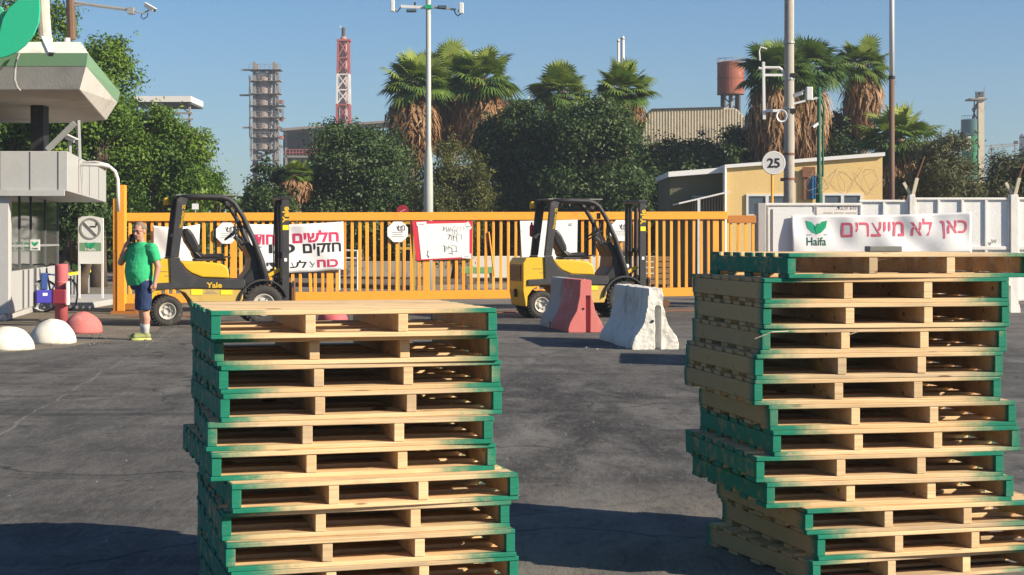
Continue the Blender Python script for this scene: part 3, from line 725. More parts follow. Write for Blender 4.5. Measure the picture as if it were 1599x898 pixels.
# ------------------------------------------------------------------ forklifts
def forklift():
    t = empty('forklift', (0,0,0), 0, 'x', 'forklift', 'forklifts parked before the gate')
    cw = MB().prism([(-.345,.24),(-.395,.55),(-.395,1.10),(-.33,1.20),(.06,1.215),(.10,1.20),(.13,.80),(.13,.66),(-.04,.66),(-.20,.58),(-.30,.44),(-.31,.24)], -.5, .5).build('counterweight', M['yellow'], t, bevel=.035, segs=3)
    MB().box(-.412,-.398,-.38,.38,.74,1.07).build('vent_recess', M['black'], cw, bevel=.01)
    for z in (.82,.88,.94,1.0): MB().box(-.421,-.414,-.36,.36,z,z+.02).build('vent_slat', M['charcoal'], cw)
    MB().box(-.44,-.385,-.05,.05,.42,.58).build('tow_pin', M['black'], cw, bevel=.01)
    MB().prism([(.137,.665),(.137,.70),(1.36,.66),(1.36,.44),(1.30,.30),(.50,.30),(.42,.46),(.31,.60)], -.5, .5).build('chassis', M['yellow_dirty'], t, bevel=.02)
    band = [(-.30,.66),(-.30,.775),(.06,.79),(.04,1.24),(.21,1.24),(.25,1.11),(.32,1.02),(.42,.94),(.62,.865),(1.1,.845),(1.37,.835),(1.37,.665),(.5,.69)]
    for s in (-1, 1):
        bd = MB().prism(band, s*.502, s*.535).build('side_band', M['charcoal'], t, bevel=.006)
        lettering('Yale', M['yellow'], bd, .83, s*.538, .735, .28, .10, .03, facing='-y' if s < 0 else '+y')
        MB().box(.42,.62,s*.503-.006,s*.503+.006,.56,.66).build('sticker', M['yellow_bright'], t)
        MB().box(.95,1.16,s*.503-.006,s*.503+.006,.56,.64).build('sticker', M['yellow_bright'], t)
        for q in range(3): MB().box(.66+.02*q,.90-.03*q,s*.503-.005,s*.503+.005,.58+.025*q,.588+.025*q).build('sticker_line', M['ink_grey'], t)
        MB().prism([(1.0,.842),(1.375,.842),(1.40,.80),(1.44,.5),(1.375,.46),(1.375,.662),(1.1,.67)], s*.30, s*.49).build('step', M['charcoal'], t, bevel=.015)
    MB().prism([(.22,1.17),(.60,1.165),(.95,1.13),(1.06,1.08),(1.10,1.0),(1.12,.855),(.62,.875),(.42,.955),(.32,1.035),(.26,1.12)], -.47, .47).build('hood', M['yellow'], t, bevel=.03, segs=3)
    MB().box(.52,1.08,-.26,.26,1.17,1.215).build('seat_base', M['charcoal'], t, bevel=.01)
    # seat
    s1 = MB().prism([(.52,1.218),(1.02,1.218),(1.05,1.27),(1.0,1.31),(.70,1.29),(.55,1.36),(.47,1.33)], -.24, .24).build('seat_cushion', M['vinyl'], t, bevel=.04, segs=3)
    MB().prism([(.50,1.30),(.62,1.34),(.60,1.46),(.50,1.66),(.42,1.76),(.34,1.77),(.30,1.70),(.35,1.52)], -.22, .22).build('backrest', M['vinyl'], t, bevel=.045, segs=3)
    for s in (-1,1): MB().bar((.52,s*.26,1.33),(.62,s*.26,1.24),.05,.03).build('hip_rest', M['vinyl'], t, bevel=.01)
    MB().tube([(.95,-.30,1.22),(1.10,-.33,1.25),(1.16,-.33,1.23)], .016, 8).build('lever', M['black'], t)
    # cowl, wheel
    MB().prism([(1.36,.84),(1.50,1.02),(1.52,1.22),(1.40,1.46),(1.47,1.53),(1.60,1.40),(1.80,.98),(1.84,.62),(1.46,.62)], -.40, .40).build('front_cowl', M['black'], t, bevel=.03)
    MB().bar((1.50,0,1.40),(1.26,0,1.62),.07).build('steering_column', M['black'], t, bevel=.01)
    ax = Vector((-.62,0,.78)).normalized(); e1 = Vector((0,1,0)); e2 = ax.cross(e1)
    c = Vector((1.22,0,1.66))
    sw = MB().tube([c + .165*(math.cos(a)*e1 + math.sin(a)*e2) for a in np.linspace(0, 2*math.pi, 25)], .016, 8).build('steering_wheel', M['black'], t, smooth=True)
    m = MB()
    for a in (0, 2.1, 4.2): m.bar(c - .03*ax, c + .16*(math.cos(a)*e1 + math.sin(a)*e2), .025, .012)
    m.build('spokes', M['black'], sw)
    for k in range(3): MB().tube([(1.42,-.15-.07*k,1.50),(1.36,-.15-.07*k,1.62)], [.008,.014], 6).build('lever', M['black'], t)
    # overhead guard
    for s in (-1, 1):
        y = s*.47
        pr = MB()
        pr.prism([(.05,1.242),(.20,1.242),(.33,2.20),(.36,2.30),(.24,2.34),(.17,2.30)], y-.045, y+.045)
        pr.build('rear_pillar', M['charcoal'], t, bevel=.012)
        pts = [(.25,2.33),(.6,2.345),(.98,2.335),(1.10,2.30),(1.20,2.23),(1.36,1.98),(1.56,1.55),(1.70,1.15),(1.80,.74)]
        MB().tube([(a, y, b) for a, b in pts], [.045,.045,.045,.045,.045,.045,.05,.06,.07], 8).build('front_pillar', M['charcoal'], t, smooth=True)
        lettering('Veracitor 25', M['yellow'], t, .262, y + s*.048, 1.98, .42, .055, .02, tilt=R(82) if s < 0 else R(-82)+math.pi, facing='-y' if s < 0 else '+y')
    for k in range(7):
        x = .30 + k*.125
        MB().box(x, x+.035, -.43, .43, 2.30, 2.345).build('roof_bar', M['charcoal'], t)
    MB().box(.16,1.30,-.40,.40,2.36,2.385).build('roof_panel', M['roof_grey'], t, bevel=.006)
    MB().box(1.20,1.24,-.40,.40,2.16,2.24).build('cross_bar', M['charcoal'], t)
    bc = MB().lathe([(.02,2.20),(.055,2.20),(.055,2.30),(.04,2.335),(.01,2.34)], 14, (.06,.38,0)).build('beacon', M['beacon'], t, smooth=True)
    MB().box(.03,.20,.33,.43,2.16,2.198).build('beacon_bracket', M['black'], t)
    MB().lathe([(.01,-.06),(.06,-.05),(.065,.03),(.01,.04)], 12, (1.12,-.28,2.18), 'x').build('work_lamp', M['charcoal'], t)
    # wheels
    def wheel(x, y, r, w, s):
        ty = MB().lathe([(r*.50,-w/2+.085),(r*.57,-w/2+.01),(r*.86,-w/2),(r*.97,-w*.40),(r,-w*.28),(r,w*.28),(r*.97,w*.40),(r*.86,w/2),(r*.57,w/2-.01),(r*.50,w/2-.085)], 36, (x,y,r), 'y').build('wheel', M['tyre'], t, smooth=True)
        m = MB()
        for k in range(28):                               # tread lugs
            a = 2*math.pi*k/28; ca, sa = math.cos(a), math.sin(a)
            for sd in (-1, 1):
                a2 = a + .05*sd
                p = Vector((x + r*.99*math.cos(a2), y + sd*w*.22, r + r*.99*math.sin(a2)))
                tdir = Vector((-math.sin(a2), 0, math.cos(a2)))
                m.bar(p - tdir*.014*r/.3, p + tdir*.014*r/.3, w*.40, .03, up=(math.cos(a2),0,math.sin(a2)))
        m.build('tread', M['tyre'], ty)
        yo = y + s*w*.5
        rm = MB().lathe([(.01,-s*.055),(r*.20,-s*.05),(r*.22,-s*.02),(r*.26,-s*.06),(r*.42,-s*.055),(r*.50,-s*.01),(r*.56,s*.006),(r*.56,-s*.08),(.01,-s*.09)], 28, (x,yo,r), 'y').build('rim', M['rim'], ty, smooth=True)
        m = MB()
        for k in range(6):
            a = 2*math.pi*k/6; m.lathe([(.006,-.012),(.014,-.012),(.014,.012),(.006,.012)], 6, (x+r*.33*math.cos(a), yo - s*.045, r+r*.33*math.sin(a)), 'y')
        m.build('wheel_nuts', M['galv'], ty)
    for s in (-1, 1):
        wheel(1.73, s*.44, .365, .21, s); wheel(0, s*.40, .272, .18, s)
        arc = [(1.73+.43*math.cos(R(a)), .38+.43*math.sin(R(a))) for a in range(18, 178, 10)]
        arc2 = [(1.73+.46*math.cos(R(a)), .38+.46*math.sin(R(a))) for a in range(177, 16, -10)]
        MB().prism(arc+arc2, s*.30, s*.56).build('fender', M['charcoal'], t)
    MB().box(1.50,1.96,-.30,.30,.22,.60).build('front_axle', M['black'], t, bevel=.02)
    MB().box(-.12,.12,-.29,.29,.17,.37).build('rear_axle', M['black'], t, bevel=.02)
    # mast
    mast = MB()
    for s in (-1, 1):
        mu = MB().prism([(s*.385,.02),(s*.455,.02),(s*.455,.15),(s*.385,.15),(s*.385,.12),(s*.425,.12),(s*.425,.05),(s*.385,.05)], .10, 2.34, 'xy')
        mu.v = [(b + 2.06, a, c_) for a, b, c_ in mu.v]
        up = mu.build('mast_upright', M['charcoal'], t, bevel=.004, segs=1)
        lettering('Yale', M['yellow'], up, 2.145, s*.458, 2.02, .30, .12, .04, vertical=True, facing='-y' if s < 0 else '+y')
        MB().box(2.09,2.20,s*.456-.003,s*.456+.003,1.74,1.83).build('label_plate', M['yellow_bright'], up)
        MB().box(2.12,2.17,s*.456-.003,s*.456+.003,1.16,1.22).build('label_plate', M['paper'], up)
        MB().box(2.10,2.19,s*.33-.025,s*.33+.025,.16,2.30).build('inner_mast', M['black'], t)
        MB().bar((1.62,s*.30,.78),(2.08,s*.30,1.02),.07).build('tilt_cylinder', M['yellow'], t, bevel=.01)
        MB().tube([(2.10,s*.16,.2),(2.10,s*.16,2.25)], .035, 10).build('lift_cylinder', M['black'], t)
        MB().tube([(2.22,s*.08,.45),(2.22,s*.08,2.22)], .012, 6).build('lift_chain', M['rust'], t)
        MB().tube([(2.04,s*.24,.6),(2.03,s*.25,1.5),(2.05,s*.22,2.2)], .012, 6).build('hydraulic_hose', M['black'], t)
    for z in (.22, 1.30): MB().box(2.19,2.235,-.36,.36,z,z+.09).build('mast_crossbar', M['black'], t, bevel=.006)
    MB().box(2.04,2.24,-.46,.46,2.295,2.365).build('mast_head', M['black'], t, bevel=.015)
    for z in (.30,.68): MB().box(2.245,2.30,-.46,.46,z,z+.09).build('carriage_bar', M['black'], t, bevel=.006)
    for s in (-1,1):
        MB().box(2.245,2.30,s*.20-.04,s*.20+.04,.395,.675).build('carriage_plate', M['black'], t)
        MB().prism([(2.303,.10),(2.303,.80),(2.345,.80),(2.35,.15),(2.38,.11),(2.44,.075),(2.44,.06),(2.32,.06)], s*.30-.05, s*.30+.05).build('fork_heel', M['rust'], t, bevel=.005)
    for x_, z_, w_ in ((-.2,.98,.20),(-.05,.90,.12)):
        for s in (-1,1): MB().box(x_,x_+w_,s*.501-.003,s*.501+.003,z_,z_+.012).build('scratch', M['old_wood'], t)
    # grab handle, mirror, tank bottle and cabling in the cab
    MB().tube([(1.34,-.46,1.35),(1.26,-.47,1.5),(1.20,-.46,1.78),(1.24,-.45,1.9)], .016, 7).build('grab_handle', M['black'], t, smooth=True)
    MB().box(1.23,1.26,-.40,-.22,1.98,2.10).build('mirror', M['charcoal'], t, bevel=.01)
    MB().tube([(1.45,.1,1.44),(1.38,.12,1.62),(1.30,.10,1.72)], .022, 7).build('display_arm', M['black'], t)
    MB().box(1.27,1.31,.02,.18,1.68,1.82).build('display', M['charcoal'], t, bevel=.008)
    MB().box(1.10,1.36,-.42,.42,.80,.84).build('floor_plate', M['black'], t)
    MB().tube([(1.55,-.36,.86),(1.62,-.40,1.05),(1.58,-.39,1.25)], .02, 6).build('cable_loom', M['charcoal'], t)
    for sy in (-.36,.36): MB().lathe([(.01,-.05),(.05,-.045),(.055,.02),(.01,.03)], 12, (1.84,sy,1.02), 'x').build('headlamp', M['white_metal'], t)
    m = MB().tube([(1.95,-.1,.66),(2.0,-.14,.86),(2.08,-.10,.93),(2.16,-.12,.82),(2.2,-.1,.66)], .018, 7); m.tube([(1.98,-.02,.62),(2.02,-.2,.80),(2.1,-.24,.84),(2.18,-.2,.7)], .014, 7)
    m.build('hydraulic_hose', M['charcoal'], t, smooth=True)
    return t
fk = forklift()
psi = R(17)
fk2 = copy_tree(fk)
fk.location = (-6.36, 30.48, .006); fk.rotation_euler.z = psi
fk['label'] = 'yellow and black forklift behind the man in the green shirt'
fk2.location = (.454, 33.48, .006); fk2.rotation_euler.z = R(16)
fk2['label'] = 'yellow and black forklift parked behind the red and white road barriers'
ex = MB().lathe([(.01,1.62),(.045,1.64),(.045,1.84),(.02,1.88),(.02,1.92)], 12, (.10,.56,0)).build('fire_extinguisher', M['red_board'], fk2, smooth=True)

# ------------------------------------------------------------------ road barriers
def barrier(name, x, y, rz, mat, L_, hgt, label, wob=0.0, two=None, seed=0, wd=1.0, rough=False):
    root = empty(name, (x, y, .006), rz, label, 'road barrier', 'concrete road barriers in the yard')
    prof = [(-.30,0),(-.30,.07),(-.27,.17),(-.16,.36),(-.105,.62),(-.095,hgt-.02),(-.08,hgt),(.08,hgt),(.095,hgt-.02),(.105,.62),(.16,.36),(.27,.17),(.30,.07),(.30,0)]
    prof = [(a*wd, b) for a, b in prof]
    rg = random.Random(seed)
    def seg(y0, y1, m, endslot):
        n = 14; vs_ = []; fs = []; k = len(prof)
        for i in range(n+1):
            yy = y0 + (y1-y0)*i/n
            for a, b in prof:
                j = wob*(rg.random()-.5)
                vs_.append((a + j, yy + (wob*(rg.random()-.5) if 0 < i < n or wob > 0 else 0), b + (wob*(rg.random()-.6) if b > .05 else 0)))
        for i in range(n):
            for q in range(k): fs.append((i*k+q, i*k+(q+1)%k, (i+1)*k+(q+1)%k, (i+1)*k+q))
        fs.append(tuple(range(k))[::-1]); fs.append(tuple(n*k+q for q in range(k)))
        return MB().add(vs_, fs).build('barrier_body', m, root, bevel=.012 if wob == 0 else .01)
    def groove(body):
        # slot down the end face, cut as a real recess
        c = MB().box(-.005,.075,-.06,.07,.0,hgt*.70).build('cutter', mat, None)
        bo = body.modifiers.new('g', 'BOOLEAN'); bo.operation = 'DIFFERENCE'; bo.object = c; bo.solver = 'EXACT'
        for mname in [m_.name for m_ in body.modifiers if m_.type == 'BEVEL']: body.modifiers.remove(body.modifiers[mname])
        c.matrix_world = root.matrix_basis
        bpy.context.view_layer.update()
        dg = bpy.context.evaluated_depsgraph_get()
        me = bpy.data.meshes.new_from_object(body.evaluated_get(dg)); body.modifiers.clear(); body.data = me
        bpy.data.objects.remove(c)
        if rough:
            m_ = body.modifiers.new('r', 'REMESH'); m_.mode = 'VOXEL'; m_.voxel_size = .016; m_.use_smooth_shade = False
            for sc_, st_ in ((.22, .034), (.07, .015), (.03, .004)):
                tx = bpy.data.textures.new('chip', 'CLOUDS'); tx.noise_scale = sc_; tx.noise_depth = 3
                d = body.modifiers.new('d', 'DISPLACE'); d.texture = tx; d.strength = st_; d.mid_level = .55; d.texture_coords = 'LOCAL'
            return
        b2 = body.modifiers.new('b', 'BEVEL'); b2.width = .008; b2.segments = 2; b2.limit_method = 'ANGLE'; b2.angle_limit = R(40)
    if two:
        a = seg(0, L_*.58, mat, True); groove(a)
        seg(L_*.58+.002, L_, two, False)
        m = MB(); m.box(-.305,-.20,L_*.58+.05,L_*.58+.16,.0,.11); m.build('drain_slot', M['black'], root)
    else:
        a = seg(0, L_, mat, True); groove(a)
    MB().lathe([(.002,-.008),(.020,-.008),(.020,.004),(.002,.004)], 12, (-.045,0,.40), 'y').build('lifting_hole', M['black'], root)
    return root
def bar_at(px, py, dpx=0):
    Y = 3991/(py-377); return X(px, Y), Y
x, y = bar_at(915, 520); barrier('road_barrier', x, y, R(10), M['pink_concrete'], 2.5, .885, 'road barrier with faded red front half and grey back half before the forklift', 0, M['grey_concrete'])
x, y = bar_at(1024, 546.5); barrier('road_barrier', x, y, R(8), M['white_concrete'], 2.4, .87, 'battered white road barrier with crumbling end face beside the red one', .0, None, 3, 1.13, True)
x, y = 2.92, 20.2; barrier('road_barrier', x, y, R(-4), M['grey_concrete'], 1.9, .86, 'grey road barrier mostly hidden behind the right pallet stack', .01, None, 5)
barrier('road_barrier', X(1573,35.6), 35.6, R(6), M['wall_white'], 2.4, .83, 'white road barrier beside the wall at the right edge', .012, None, 8)
# grit crumbled off the barriers
def scatter(name, mat, n, cx, cy, rx, ry, smin, smax, kind='stuff', label=None):
    mb = MB()
    for _ in range(n):
        a, q = random.uniform(0, 6.283), math.sqrt(random.random())
        s = random.uniform(smin, smax); x, y = cx + rx*q*math.cos(a), cy + ry*q*math.sin(a)
        r3 = Euler((random.random()*3, random.random()*3, random.random()*3)).to_matrix()
        pts = [r3 @ Vector((random.uniform(.6,1)*s*i, random.uniform(.6,1)*s*j, random.uniform(.5,.9)*s*k)) + Vector((x, y, s*.5+.004)) for k in (-1,1) for i, j in ((-1,-1),(1,-1),(1,1),(-1,1))]
        mb.add(pts, [(0,3,2,1),(4,5,6,7),(0,1,5,4),(1,2,6,5),(2,3,7,6),(3,0,4,7)])
    o = mb.build(name, mat); o['kind'] = kind; return o
scatter('rubble', M['grey_concrete'], 60, 1.9, 23.9, .9, .5, .004, .014)
scatter('grit', M['old_concrete'], 260, .5, 13, 6.5, 9, .002, .0055)
scatter('gravel', M['paving'], 260, -7.2, 26, 1.8, 3, .004, .014)

# ------------------------------------------------------------------ domes, bollard
def dome(px, py, wpx, hpx, mat, label, flat=0.0):
    Y = 3991/(py-377) + .3; r = wpx/2*Y/F; h = hpx*Y/F
    pr = [(r,0),(r*1.0,h*.10)] + [(r*math.cos(a)*.995, h*.10 + h*.90*math.sin(a)) for a in np.linspace(.06, 1.50, 12)] + [(.004, h)]
    o = MB().lathe(pr, 40).build('dome_bollard', mat, smooth=True)
    o.location = (X(px, Y), Y, .004)
    o.rotation_euler.z = random.random()*6
    tx = bpy.data.textures.new('lump', 'CLOUDS'); tx.noise_scale = .25
    d = o.modifiers.new('d', 'DISPLACE'); d.texture = tx; d.strength = .045; d.mid_level = .5
    return tag(o, label, 'bollard', 'half-dome concrete bollards on the pavement')
dome(13, 548, 80, 35, M['dome'], 'white half-dome concrete bollard cut off by the left picture edge')
dome(83, 538, 70, 37, M['dome'], 'whole white half-dome concrete bollard beside the red post')
dome(130, 522, 58, 33, M['pink_concrete'], 'faded red half-dome bollard just right of the red post')
dome(520, 502, 46, 22, M['pink'], 'red half-dome bollard glimpsed through the topmost left pallet')
pb = empty('barrier_post', (X(96,30.3),30.3,.006), 0, 'round faded red post with a dark red box on its side', 'post')
MB().lathe([(.115,0),(.118,1.08),(.110,1.115),(.01,1.12)], 24).build('post', M['pink'], pb, smooth=True)
MB().box(-.10,.135,-.24,-.10,.40,.66).build('box_housing', paint('dark_red_paint', (.30,.035,.06), .6, .3), pb, bevel=.015)
MB().box(.137,.165,-.20,-.05,.38,.80).build('white_strip', M['white_metal'], pb)
MB().lathe([(.122,.78),(.124,.785),(.124,.80),(.122,.805)], 24).build('seam_ring', M['pink_concrete'], pb)

# ------------------------------------------------------------------ guard booth and canopy
bo = empty('guard_booth', (0,0,0), 0, 'pale grey guard booth with dark glass under the concrete canopy', 'booth')
dv = Vector((-.16,.987)); 
FX, FY = -8.55, 32.0
def along(x, y, t): return (x + dv.x*t, y + dv.y*t)
fz0, fz1 = 2.50, 3.27
a0 = (FX, FY); a1 = along(FX, FY, 9.2)
MB().prism([(-16,FY),a0,a1,(-16,a1[1])], fz0, fz1, 'xy').build('fascia', M['clad'], bo, bevel=.01)
MB().prism([(-16,FY-.05),(FX-.95+.9,FY-.05),(FX-.05,FY-.003),(-16,FY-.003)], fz0-.09, fz0+.02, 'xy').build('fascia_trim', M['clad'], bo)
m = MB()
for px in (0, 47, 91):
    x = X(px, FY); m.box(x-.008, x+.008, FY-.008, FY+.002, fz0+.03, fz1-.01)
m.build('panel_joint', M['clad_dark'], bo)
m = MB()
for t in (2.2, 4.6, 7.0):
    q = along(FX, FY, t); m.bar((q[0]+.004,q[1],fz0+.03),(q[0]+.004,q[1],fz1-.02),.012,.012)
m.build('panel_joint', M['clad_dark'], bo)
# walls: front wall left of the corner, glazed side running back
cx0 = X(13, FY+.05); wz = .14
MB().box(-16, cx0, FY+.06, FY+.22, wz, fz0-.002).build('front_wall', M['clad'], bo, bevel=.006)
MB().box(-9.98-.35, -9.98, FY+.045, FY+.062, 1.05, 2.25).build('window', M['booth_glass'], bo)
s0 = (cx0-.01, FY+.22); 
def side(t): return (s0[0] + dv.x*t, s0[1] + dv.y*t)
def spanel(t0, t1, z0, z1, thick, nm, mat, out=0.0):
    nrm = Vector((dv.y, -dv.x))
    a, b = Vector(side(t0)) + nrm*out, Vector(side(t1)) + nrm*out
    a2, b2 = a - nrm*thick, b - nrm*thick
    return MB().prism([tuple(a), tuple(b), tuple(b2), tuple(a2)], z0, z1, 'xy').build(nm, mat, bo, bevel=.004)
spanel(0, 1.0, wz, .95, .12, 'side_panel', M['clad']); spanel(0, .18, .951, fz0-.004, .12, 'corner_post', M['clad'])
spanel(.182, 9.0, .951, fz0-.004, .03, 'side_window', M['booth_glass'], -.06)
spanel(1.002, 9.0, wz, .95, .10, 'side_panel', M['clad'], -.01)
for t in (1.75, 3.6, 6.2, 8.9):
    spanel(t, t+.06, .952, fz0-.006, .05, 'mullion', M['clad_dark'], -.035)
spanel(.182, 9.0, 1.42, 1.47, .04, 'transom', M['galv'], -.03)
for t in (1.75, 2.6, 3.6): spanel(t+.1, t+.16, .16, .948, .03, 'kick_rail', M['clad_dark'], .02)
# interior furniture seen dimly
spanel(1.2, 3.4, .75, 1.2, .5, 'counter', M['clad_dark'], -.4)
# small leaf sticker on the glass
st = empty('leaf_sign', (X(55,35.2),35.2,0), 0, 'small white sign with green leaf emblem on the booth glass', 'sign')
MB().box(-.10,.10,-.01,.01,Z(391,35.2),Z(374,35.2)).build('plate', M['paper'], st)
logo(st, 0, Z(380.5,35.2), -.014, .14, M['leaf_green'], M['leaf_green_light'])
lettering('Haifa', M['pole_green'], st, 0, -.013, Z(388,35.2), .13, .035, .01)
# white hoop rail beside the fascia
hr = empty('hoop_rail', (0,0,0), 0, 'white bent pipe hoop beside the booth roof', 'rail')
MB().tube([P(106,257,34.5),P(160,258,34.5),P(172,261,34.5),P(180,268,34.5),P(184,280,34.5),P(184.5,300,34.5),P(185,330,34.6)], .035, 8).build('pipe', M['white_metal'], hr, smooth=True)
MB().tube([P(110,254,34.9),P(150,253,34.9),P(170,258,34.7)], .025, 8).build('pipe', M['white_metal'], hr, smooth=True)
# canopy
cn = empty('entrance_canopy', (0,0,0), 0, 'thick concrete entrance canopy with a faded green band above the booth', 'canopy')
A_, B_ = (-7.65, 30.0), (-8.95, 38.0)
def ring(ins, z):
    return [(-20,30+ins,z),(A_[0]-ins*.75,A_[1]+ins,z),(B_[0]-ins,B_[1]-ins*.3,z),(B_[0]-1.2,B_[1]+1.2-ins,z),(-20,B_[1]+1.2-ins,z)]
def loft(r0, r1, nm, mat, capb=False, capt=False):
    n = len(r0); fs = [(i,(i+1)%n,n+(i+1)%n,n+i) for i in range(n)]
    if capb: fs.append(tuple(range(n))[::-1])
    if capt: fs.append(tuple(range(n, 2*n)))
    return MB().add(r0+r1, fs).build(nm, mat, cn)
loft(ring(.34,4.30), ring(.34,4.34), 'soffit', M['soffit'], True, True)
loft(ring(.30,4.302), ring(.06,4.70), 'slab', M['canopy'], True, True)
loft(ring(.056,4.702), ring(.0,4.93), 'green_band', M['band_green'], True, True)
loft(ring(.02,4.932), ring(.26,5.16), 'parapet', M['white_concrete'], True, True)
MB().prism([(X(52,34),33.8),(X(72,34),33.8),(X(72,34),34.2),(X(52,34),34.2)], 3.2, 4.32, 'xy').build('column', M['black'], cn)
MB().bar(P(74,234,33.5), P(117,192,33.5), .10).build('brace', M['galv'], cn)
MB().tube([P(122,188,34.2), P(124,250,34.2)], .045, 8).build('hanger', M['galv'], cn)
# cable down the face
MB().tube([P(30,82,29.92), P(24,100,29.93), P(23,125,29.99), P(27,137,30.1), P(31,141,30.25)], .022, 6).build('cable', M['grey_concrete'], cn)
def camera_box(name, px, py, Y, w, dirv, label, mat=None):
    o = empty(name, (0,0,0), 0, label, 'security camera', 'security cameras on the poles and canopy')
    p = P(px, py, Y); d = Vector(dirv).normalized()
    MB().bar(p - d*w/2, p + d*w/2, w*.36, w*.34).build('housing', mat or M['white_metal'], o, bevel=w*.04)
    q = p + d*w/2
    MB().bar(q, q + d*w*.06, w*.24, w*.22).build('lens', M['glass'], o)
    MB().bar(p + Vector((0,0,w*.2)) - d*w*.5, p + Vector((0,0,w*.2)) + d*w*.66, w*.44, w*.05).build('sun_shield', mat or M['white_metal'], o)
    return o, p
camera_box('security_camera', 75, 74, 29.5, .34, (.45,-.5,-.75), 'white security camera pointing down from the canopy edge')
o, p = camera_box('security_camera', 234, 12, 33, .24, (.75,-.3,-.45), 'white security camera at the tip of the long roof arm')
MB().tube([P(210,17,33), P(222,21,33), P(233,16,33)], .018, 6).build('bracket', M['galv'], o)
MB().tube([P(222,21,33), P(220,27,33), P(224,30,33), P(230,26,33), P(231,20,33)], .010, 6).build('cable_loop', M['black'], o)
camera_box('security_camera', 111, 217, 34, .26, (.8,-.4,-.35), 'white security camera on a short post behind the booth roof')
MB().tube([P(109,222,34), P(109,252,34)], .04, 8).build('mount', M['galv'], bpy.data.objects['security_camera.002'])
# masts on the canopy
um = empty('roof_mast', (0,0,0), 0, 'weathered brown mast on the canopy with a long sideways arm', 'mast')
MB().tube([P(112,62,33), P(111,30,33), P(109,-30,33)], .085, 10).build('pole', M['flag_brown'], um)
MB().tube([P(113,3,33), P(160,10,33), P(207,16,33)], .035, 8).build('arm', M['galv'], um)
MB().tube([P(113,9,33), P(130,7,33)], .03, 8).build('stay', M['galv'], um)
MB().box(P(205,17,33).x-.06, P(205,17,33).x+.06, 32.9, 33.1, P(0,22,33).z, P(0,12,33).z).build('junction', M['galv'], um)
MB().tube([P(96,-10,33), P(104,20,33), P(110,50,33)], .008, 5).build('guy_wire', M['black'], um)
pm = empty('pale_mast', (0,0,0), 0, 'pale peeling pole standing on the canopy beside the green leaf', 'mast')
MB().tube([P(71,60,31.5), P(68,20,31.5), P(66,-30,31.5)], .12, 12).build('pole', concrete('peeling_white_pole', (.66,.60,.50),(.52,.44,.34),(.25,.17,.11),.8,False,6), pm)
MB().lathe([(.05,5.1),(.055,5.3),(.05,5.42)], 12, (X(78,31.8),31.8,0)).build('socket', M['white_metal'], pm)
MB().lathe([(.05,5.1),(.06,5.3),(.055,5.42)], 12, (X(105,31.8),31.8,0)).build('socket', M['white_metal'], pm)
lf = empty('leaf_emblem', (0,0,0), 0, 'big green leaf shaped emblem on the front edge of the canopy', 'sign')
Yf = 29.3
def leafp(pts, mat, dy, nm):
    q = [P(a, b, Yf+dy) for a, b in pts]; n = len(q)
    return MB().add([tuple(v) for v in q] + [(v.x, v.y+.06, v.z) for v in q], [tuple(range(n)), tuple(range(2*n-1,n-1,-1))] + [(i,n+i,n+(i+1)%n,(i+1)%n) for i in range(n)]).build(nm, mat, lf, bevel=.008)
leafp([(-2,91),(10,88),(25,82),(40,70),(52,55),(60,36),(62,15),(61,-12),(45,-10),(28,0),(14,12),(4,30),(-2,55)], M['leaf_green_light'], 0, 'leaf_blade')
leafp([(-2,90),(2,85),(4,60),(6,35),(8,20),(2,12),(-8,4),(-40,-10),(-60,20),(-50,60),(-25,85)], paint('logo_pale_green', (.09,.52,.28), .5, .06), .08, 'leaf_blade')

# ------------------------------------------------------------------ no-smoking board, bike rack, bicycle
ns = empty('no_smoking_board', (X(142,41),41,0), R(-4), 'white no smoking board with a green band on two legs', 'sign')
k = 41/F
zt, zb = Z(337,41), Z(412,41)
MB().prism([(-20*k,zb),(20*k,zb),(20*k,zt-.06),(0,zt),(-20*k,zt-.03)], -.02, .02).build('board', M['paper'], ns)
for s in (-1,1): MB().box(s*18.5*k-.025, s*18.5*k+.025, -.018,.018, .05, zb-.002).build('leg', M['white_metal'], ns)
zc = Z(357,41)
MB().ring([(.225,-.034),(.265,-.034),(.265,-.022),(.225,-.022)], 40, (0,0,zc), 'y').build('ring', M['ink_grey'], ns)
o = MB().bar((-.16,-.03,zc+.16),(.16,-.03,zc-.16),.035,.012).build('slash', M['ink_grey'], ns)
MB().box(-.02,.13,-.026,-.021,zc+.03,zc+.065).build('cigarette', M['ink_black'], ns)
MB().tube([(.135,-.024,zc+.06),(.16,-.024,zc+.10),(.14,-.024,zc+.14)], .012, 5).build('smoke_mark', M['ink_black'], ns)
MB().box(-17*k,17*k,-.026,-.021,Z(392,41),Z(379,41)).build('green_strip', M['band_green'], ns)
logo(ns, 0, Z(383,41), -.032, .24, M['leaf_green'], M['leaf_green_light'])
lettering('Haifa', M['paper'], ns, 0, -.031, Z(389.5,41), .26, .06, .02)
rk = empty('railing', (0,0,0), 0, 'short grey railing with a yellow top bar behind the red post', 'railing')
MB().bar(P(104,429,46), P(140,423,48), .08, .08).build('top_bar', M['yellow_bright'], rk)
for i in range(7):
    t = i/6; Y = 46+2*t; px = 107+31*t
    MB().tube([(X(px,Y),Y,.0),(X(px,Y),Y,Z(429-5*t,Y))], .035, 8).build('upright', M['galv'], rk)
bk = empty('bicycle', (X(68,36.0),36.0,.006), R(74), 'bicycle with a low blue crate leaning by the booth glass', 'bicycle')
